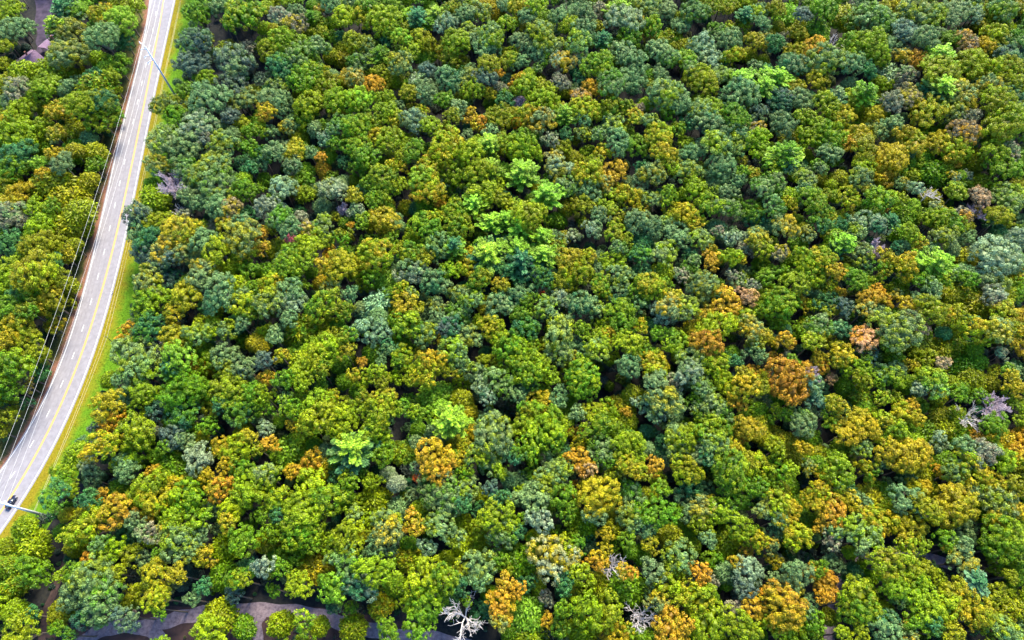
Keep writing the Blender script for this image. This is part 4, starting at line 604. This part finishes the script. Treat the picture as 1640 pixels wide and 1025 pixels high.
# lower crowns that close the canopy between the tall ones; a few hollows stay open
HOLLOW = [(985,610,26),(950,640,22),(810,652,28),(640,850,26),(800,745,24),(1260,890,45),(1310,885,30),(955,355,20),(1170,60,22),(1440,745,28),(1570,390,25),(1020,190,16),(60,45,45),(45,95,40),(735,645,20),(1065,800,22),(1110,900,22),(490,650,14),(545,860,16)]
n = 0
for _ in range(9000):
    px, py = RM.uniform(-10, 1650), RM.uniform(-10, 1035)
    if any(math.hypot(px - a, py - b) < c for a, b, c in HOLLOW) or any(math.hypot(px - t['px'], py - t['py']) < t['rp'] for t in dead): continue
    h = RM.uniform(9, 16); gz = 0
    for _i in range(3): g = gp(px, py, h + gz); gz = relief(g.x, g.y)
    x, y = g.x, g.y; R = RM.uniform(2.4, 4.6)
    g0 = gp(px, py, 0)
    if d_right(x, y) < 13 + R and d_left(x, y) < 3 + R or near_lane(x, y, R + 1) or near_lane(g0.x, g0.y, R) or (d_left(g0.x, g0.y) < 3 + R and d_right(g0.x, g0.y) < 12 + R): continue
    if any(math.hypot(t['x'] - x, t['y'] - y) < .68 * t['R'] + .5 * R for a in (-1, 0, 1) for b in (-1, 0, 1) for t in grid.get((int(x // 12) + a, int(y // 12) + b), [])): continue
    cs = nearest_col(px, py)[-1:] if RM.random() < .5 else RM.choice('gsbkyg')
    if cs in 'oramvOutc': cs = RM.choice('kygs')
    t = dict(px=px, py=py, rp=R * 3.8, ty='F' if RM.random() < .3 else 'B', cs=cs, x=x, y=y, z=g.z, gz=gz, R=R, dl=0, dr=99)
    grid.setdefault((int(x // 12), int(y // 12)), []).append(t); k, i, s, c1, c2, zc, rz, zs = dress(t); items.append((x, y, zc, k, i, s, zs, rz, c1, c2)); n += 1
print("low crowns", n)
cloud("woodland", items, "the rest of the mixed green and gold forest crowns", "forest")
tk = MB()
for q in items:
    if q[3] == 'P': continue
    g0 = relief(q[0], q[1]); tk.tube([(q[0], q[1], g0 - .2), (q[0] + .2, q[1], (q[2] + g0) / 2), (q[0], q[1], q[2])], [.32, .24, .12], 5, cap=False)
tag(tk.build("woodland_stems", BARK, None, True), "stems of the smaller forest trees in the gaps", "tree stems", kind='stuff')
# understorey
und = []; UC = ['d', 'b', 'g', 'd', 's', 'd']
for _ in range(6500):
    px, py = RM.uniform(-60, 1700), RM.uniform(-60, 1085); g = gp(px, py, 3); x, y = g.x, g.y
    if -1.0 < d_right(x, y) < 13 or (d_right(x, y) <= 0 and d_left(x, y) < 4) or near_lane(x, y, .3): continue
    if (d_right(x, y) < -1 and d_left(x, y) < 4): continue
    if 35 < px < 85 and py < 105: continue
    k = RM.choice(('S', 'S', 'F')); R = RM.uniform(1.4, 3.2)
    if (90 < px < 700 and py > 965) or near_lane(x, y, 3): R = RM.uniform(.5, 1.3)
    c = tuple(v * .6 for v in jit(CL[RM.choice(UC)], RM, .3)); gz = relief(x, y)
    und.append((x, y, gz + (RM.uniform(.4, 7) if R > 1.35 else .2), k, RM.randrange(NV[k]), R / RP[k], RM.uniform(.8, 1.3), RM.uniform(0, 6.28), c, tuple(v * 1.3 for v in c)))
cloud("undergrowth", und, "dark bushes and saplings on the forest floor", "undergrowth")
# ------------------------------------------------------------------ power poles and wires
STEEL = mat("galvanised steel", (.50, .51, .58), .55, metal=.0, col2=(.66, .67, .74), scale=1.5)
PORC = mat("porcelain", (.82, .82, .86), .3); WIRE = mat("aluminium wire", (.60, .60, .58), .4, metal=.2); CABLE = mat("weathered cable", (.62, .56, .40), .6)
def height_on(base, px, py):
    best = (1e9, 0)
    for i in range(0, 460):
        h = i * .1; P = Vector((base.x, base.y, h)); c, s = math.cos(PITCH), math.sin(PITCH); z = h - H_CAM
        Y = P.y * c + z * s; D = P.y * s - z * c; e = math.hypot(820 + F_PX * P.x / D - px, 512.5 - F_PX * Y / D - py)
        if e < best[0]: best = (e, h)
    return best[1]
B1 = gp(280, 152); B2 = gp(80, 828)
HT = height_on(B1, 237, 73); H_ARM = [height_on(B1, 237.5, 75), height_on(B1, 241.5, 89), height_on(B1, 245.3, 97)]
TIP1 = [gp(223.5, 67.6, HT - .1), gp(226, 80, H_ARM[0] - .7), gp(231.7, 92, H_ARM[1]), gp(236.7, 101.5, H_ARM[2])]
print("pole", HT, H_ARM, TIP1)
ARMV = [t - B1 for t in TIP1]                                     # arm vectors, reused on the next pole
along = math.atan2((gp(6, 805) - gp(80, 828)).y, (gp(6, 805) - gp(80, 828)).x)
def steel_pole(base, arms, label):
    e = empty("utility_pole", base); tag(e, label, "utility pole")
    m = MB(); m.tube([(0, 0, 0), (0, 0, HT * .5), (0, 0, HT)], [.55, .42, .26], 12); m.build("shaft", STEEL, e, True)
    MB().tube([(0, 0, 0), (0, 0, .25)], [.8, .8], 12).build("base_plate", STEEL, e)
    m = MB(); m.tube([(0, 0, HT), (0, 0, HT + .12)], [.24, .1], 10); m.build("cap", STEEL, e)
    for a in arms:
        h = min(HT, a.z + .35); m = MB(); m.tube([(0, 0, h - .25), (a.x * .5, a.y * .5, h + .15), (a.x, a.y, a.z + .3)], [.24, .19, .14], 8); ar = m.build("arm", STEEL, e, True)
        m = MB(); pts = []; rr = []
        for k in range(9): pts.append((a.x, a.y, a.z + .45 - .15 * k)); rr.append(.17 if k % 2 else .08)
        m.tube(pts, rr, 8); m.build("insulator", PORC, ar)
    return e
steel_pole(B1, ARMV, "tall grey steel pole with curved arms seen against the far stretch of road")
# the near pole stands nearer the bend: its arms reach out over the road along its own bearing
A2 = [gp(*p, v.z) - B2 for p, v in zip(((-27, 797), (-14, 799), (-3, 802), (8, 803)), ARMV)]
steel_pole(B2, A2, "tall grey steel pole beside the dark car, crossing over the near bend")
d3 = Vector((math.sin(.05), 1, 0)) * 75; B0 = B1 + Vector((xR(B1.y + 75) - xR(B1.y), 75, 0)); B0.z = 0
steel_pole(B0, ARMV, "tall grey steel pole farthest along the road, beyond the other two")
def wire(name, a, b, sag, rad, label, m=WIRE, group=None):
    pts = []
    for k in range(29):
        t = k / 28; p = a.lerp(b, t); p.z -= 4 * sag * t * (1 - t); pts.append(p)
    return pts
GW = "wires strung between the steel poles"
names = ["topmost wire, leftmost of the four over the trees beside the road", "second wire from the trees, hung below the topmost one", "third wire from the trees, running just off the paved edge", "lowest wire of the four, nearest to the road's lanes"]
for i in range(4):
    a, b, c = B0 + ARMV[i], B1 + ARMV[i], B2 + A2[i]
    for q in (a, b, c): q.z -= .9
    pts = wire("", a, b, .8, .05, "") + wire("", b, c, (4.0, 4.0, 5.0, 4.5)[i], .05, "")[1:]
    m = MB(); m.tube(pts, .03, 5, cap=False); tag(m.build("power_line", WIRE, None, True), names[i], "power line", GW)
# short wooden pole and the two telephone cables on the verge
BW = gp(185.5, 551.5); HW = height_on(BW, 170.5, 537)
WOOD = mat("old wood", (.06, .045, .035), .9, col2=(.12, .09, .07), scale=3)
e = empty("telephone_pole", BW); tag(e, "short thin wooden pole on the grass verge with cables at its top", "telephone pole")
MB().tube([(0, 0, 0), (0, 0, HW * .5), (0, 0, HW)], [.17, .14, .11], 8).build("post", WOOD, e, True)
MB().box((0, 0, HW - .4), (1.5, .12, .12), .2).build("crossarm", WOOD, e)
m = MB()
for s in (-.65, .65): m.tube([(s * math.cos(.2), s * math.sin(.2), HW - .34), (s * math.cos(.2), s * math.sin(.2), HW - .1)], [.06, .04], 6)
m.build("insulator", PORC, e)
hc = height_on(B1, 262.5, 125); print("tel", HW, hc)
for k, s in enumerate((-.62, .62)):
    o = Vector((s * math.cos(.2), s * math.sin(.2), 0)); pT = BW + Vector((0, 0, HW - .12)) + o; p1 = B1 + Vector((-.3 + o.x * .4, 0, hc)); p0 = B0 + Vector((-.3 + o.x * .4, 0, hc)); p2 = B2 + Vector((o.x * .3 - .3, 0, 9))
    pts = wire("", p0, p1, .5, 0, "") + wire("", p1, pT, 1.6, 0, "")[1:] + wire("", pT, p2, 1.0, 0, "")[1:]
    m = MB(); m.tube(pts, .03, 5, cap=False); tag(m.build("telephone_cable", CABLE, None, True), ("tan cable over the verge, on the side of the road" if k == 0 else "tan cable over the verge, on the side of the forest"), "cable", "cables above the verge")

# ------------------------------------------------------------------ marker posts and a mailbox
def marker(px, py, label):
    b = gp(px, py); e = empty("marker_post", b); tag(e, label, "marker post")
    MB().box((0, 0, .5), (.12, .12, 1.0)).build("post", mat("post paint", (.8, .8, .78), .6), e); MB().box((0, 0, 1.15), (.75, .12, .55), .3).build("sign_plate", mat("plate white", (.82, .80, .68), .5), e)
marker(181.5, 468, "small white marker at the paved edge by the grass verge")
marker(160.5, 331.5, "small pale marker between the soil bank and the road")

# ------------------------------------------------------------------ car
def car(px, py):
    g = gp(px, py, .8); y = g.y; a = math.atan2(1, (xR(y + 3) - xR(y - 3)) / 6); e = empty("car", (g.x, g.y, .03), a)
    tag(e, "dark blue suv with pale roof bars driving up the near bend under the steel pole", "car")
    PAINT = mat("dark blue paint", (.016, .020, .05), .25, metal=.3, spec=.6); GL = mat("car glass", (.03, .04, .06), .08, spec=.8); TY = mat("tyre rubber", (.012, .012, .013), .8); CH = mat("chrome", (.7, .7, .75), .25, metal=.8)
    # body: lofted sections along x (front +x)
    def loft(m, secs):
        n = len(secs[0]); 
        for s in secs: m.v += s
        for i in range(len(secs) - 1):
            for k in range(n): m.f.append((i * n + k, (i + 1) * n + k, (i + 1) * n + (k + 1) % n, i * n + (k + 1) % n))
        m.f += [tuple(range(n)), tuple(range((len(secs) - 1) * n, len(secs) * n))[::-1]]
    def sec(x, w, z0, z1, r=.14): return [(x, -w, z0 + r), (x, -w, z1 - r), (x, -w + r, z1), (x, w - r, z1), (x, w, z1 - r), (x, w, z0 + r), (x, w - r, z0), (x, -w + r, z0)]
    m = MB(); loft(m, [sec(-2.55, .78, .5, .95), sec(-2.45, .92, .38, 1.08), sec(-1.6, .98, .32, 1.10), sec(0, .99, .30, 1.08), sec(1.3, .98, .32, 1.04), sec(2.2, .93, .38, .96), sec(2.5, .76, .48, .78)])
    body = m.build("body", PAINT, e, True)
    m = MB(); loft(m, [sec(-2.35, .72, 1.0, 1.25, .08), sec(-1.95, .80, 1.0, 1.70, .12), sec(.2, .82, 1.0, 1.74, .12), sec(.65, .78, 1.0, 1.62, .1), sec(1.25, .70, 1.0, 1.10, .04)]); m.build("cabin_glass", GL, e, True)
    MB().box((-.85, 0, 1.76), (2.1, 1.42, .06), taper=.94).build("roof", PAINT, e)
    for s in (-1, 1):
        MB().box((-.85, s * .66, 1.84), (1.9, .06, .06)).build("roof_rail", CH, e)
        for x in (-1.6, 1.55):
            m = MB(); m.tube([(x, s * .78, .36), (x, s * 1.0, .36)], [.36, .36], 18); wl = m.build("wheel", TY, e); m = MB(); m.tube([(x, s * .99, .36), (x, s * 1.02, .36)], [.2, .18], 12); m.build("rim", CH, wl)
        MB().box((2.42, s * .66, .72), (.18, .34, .16)).build("headlight", mat("headlight lens", (.8, .82, .85), .15), e)
        MB().box((-2.52, s * .70, .92), (.12, .2, .28)).build("tail_light", mat("tail lens", (.4, .02, .02), .3), e)
        MB().box((.75, s * 1.06, 1.12), (.18, .2, .14)).build("mirror", PAINT, e)
        for x in (-1.1, .05):  MB().box((x, s * .99, .95), (.22, .03, .05)).build("door_handle", CH, e)
    MB().box((2.5, 0, .62), (.06, .9, .2)).build("grille", mat("grille black", (.02, .02, .02), .5), e); MB().box((-2.56, 0, .7), (.03, .5, .13)).build("number_plate", mat("plate", (.7, .7, .7), .5), e)
car(18, 804)

# ------------------------------------------------------------------ houses
ROOF = mat("purple grey shingles", (.13, .08, .15), .9, col2=(.24, .16, .26), scale=1.3, bump=.3); SID = mat("pale siding", (.30, .26, .30), .8, col2=(.38, .34, .38), scale=.8)
TRIM = mat("white trim", (.7, .7, .7), .6); PANE = mat("window pane", (.03, .04, .06), .1, spec=.7); DOOR = mat("door paint", (.22, .08, .06), .6)
def house(px, py, L, W, H, rise, rz, label):
    gz = 0
    for _ in range(6): g = gp(px, py, H + gz); gz = relief(g.x, g.y)
    e = empty("house", (g.x, g.y, gz - .3), rz); tag(e, label, "house", None)
    m = MB(); x, y = L / 2, W / 2
    m.add([(-x, -y, 0), (x, -y, 0), (x, y, 0), (-x, y, 0), (-x, -y, H), (x, -y, H), (x, y, H), (-x, y, H), (-x, 0, H + rise), (x, 0, H + rise)], [(0, 1, 5, 4), (2, 3, 7, 6), (1, 2, 6, 9, 5), (3, 0, 4, 8, 7), (3, 2, 1, 0)]); m.build("wall", SID, e)
    o = .55; k = rise / y; X, Y = x + o, y + o; zt = H + rise + .03; ze = zt - k * Y; th = .22; m = MB()
    for s in (-1, 1):
        vs = [(-X, s * Y, ze), (X, s * Y, ze), (X, 0, zt), (-X, 0, zt)]; vs += [(a, b, c + th) for a, b, c in vs]
        m.add(vs, [(0, 1, 2, 3), (7, 6, 5, 4), (0, 4, 5, 1), (1, 5, 6, 2), (3, 7, 4, 0)] if s < 0 else [(3, 2, 1, 0), (4, 5, 6, 7), (1, 5, 4, 0), (2, 6, 5, 1), (0, 4, 7, 3)])
    rf = m.build("roof", ROOF, e); MB().box((x * .45, y * .35, H + rise + .5), (.9, .7, 1.8)).build("chimney", mat("chimney brick", (.22, .10, .08), .9, col2=(.30, .15, .12), scale=4), rf)
    for s in (-1, 1):
        MB().box((0, s * (Y + .06), ze + .08), (2 * X, .12, .14)).build("gutter", TRIM, rf)
        for wx in (-x * .6, x * .55):
            f = MB().box((wx, s * (y + .03), 1.6), (1.3, .1, 1.3)).build("window", TRIM, e); MB().box((wx, s * (y + .09), 1.6), (1.1, .04, 1.1)).build("pane", PANE, f)
    dr = MB().box((0, -(y + .03), 1.1), (1.05, .1, 2.1)).build("door", DOOR, e); MB().box((.38, -(y + .12), 1.05), (.08, .1, .08)).build("handle", TRIM, dr)
    f = MB().box((x + .03, 0, 1.6), (.1, 1.5, 1.3)).build("window", TRIM, e); MB().box((x + .09, 0, 1.6), (.04, 1.3, 1.1)).build("pane", PANE, f)
house(42, 99, 13, 9.5, 3.4, 2.3, math.radians(55), "house with purple grey gable roof, half hidden by yellow trees beside the dark yard")
house(88, 72, 9, 13, 3.4, 2.2, math.radians(62), "house mostly hidden under pale trees on the far side of the dark yard")
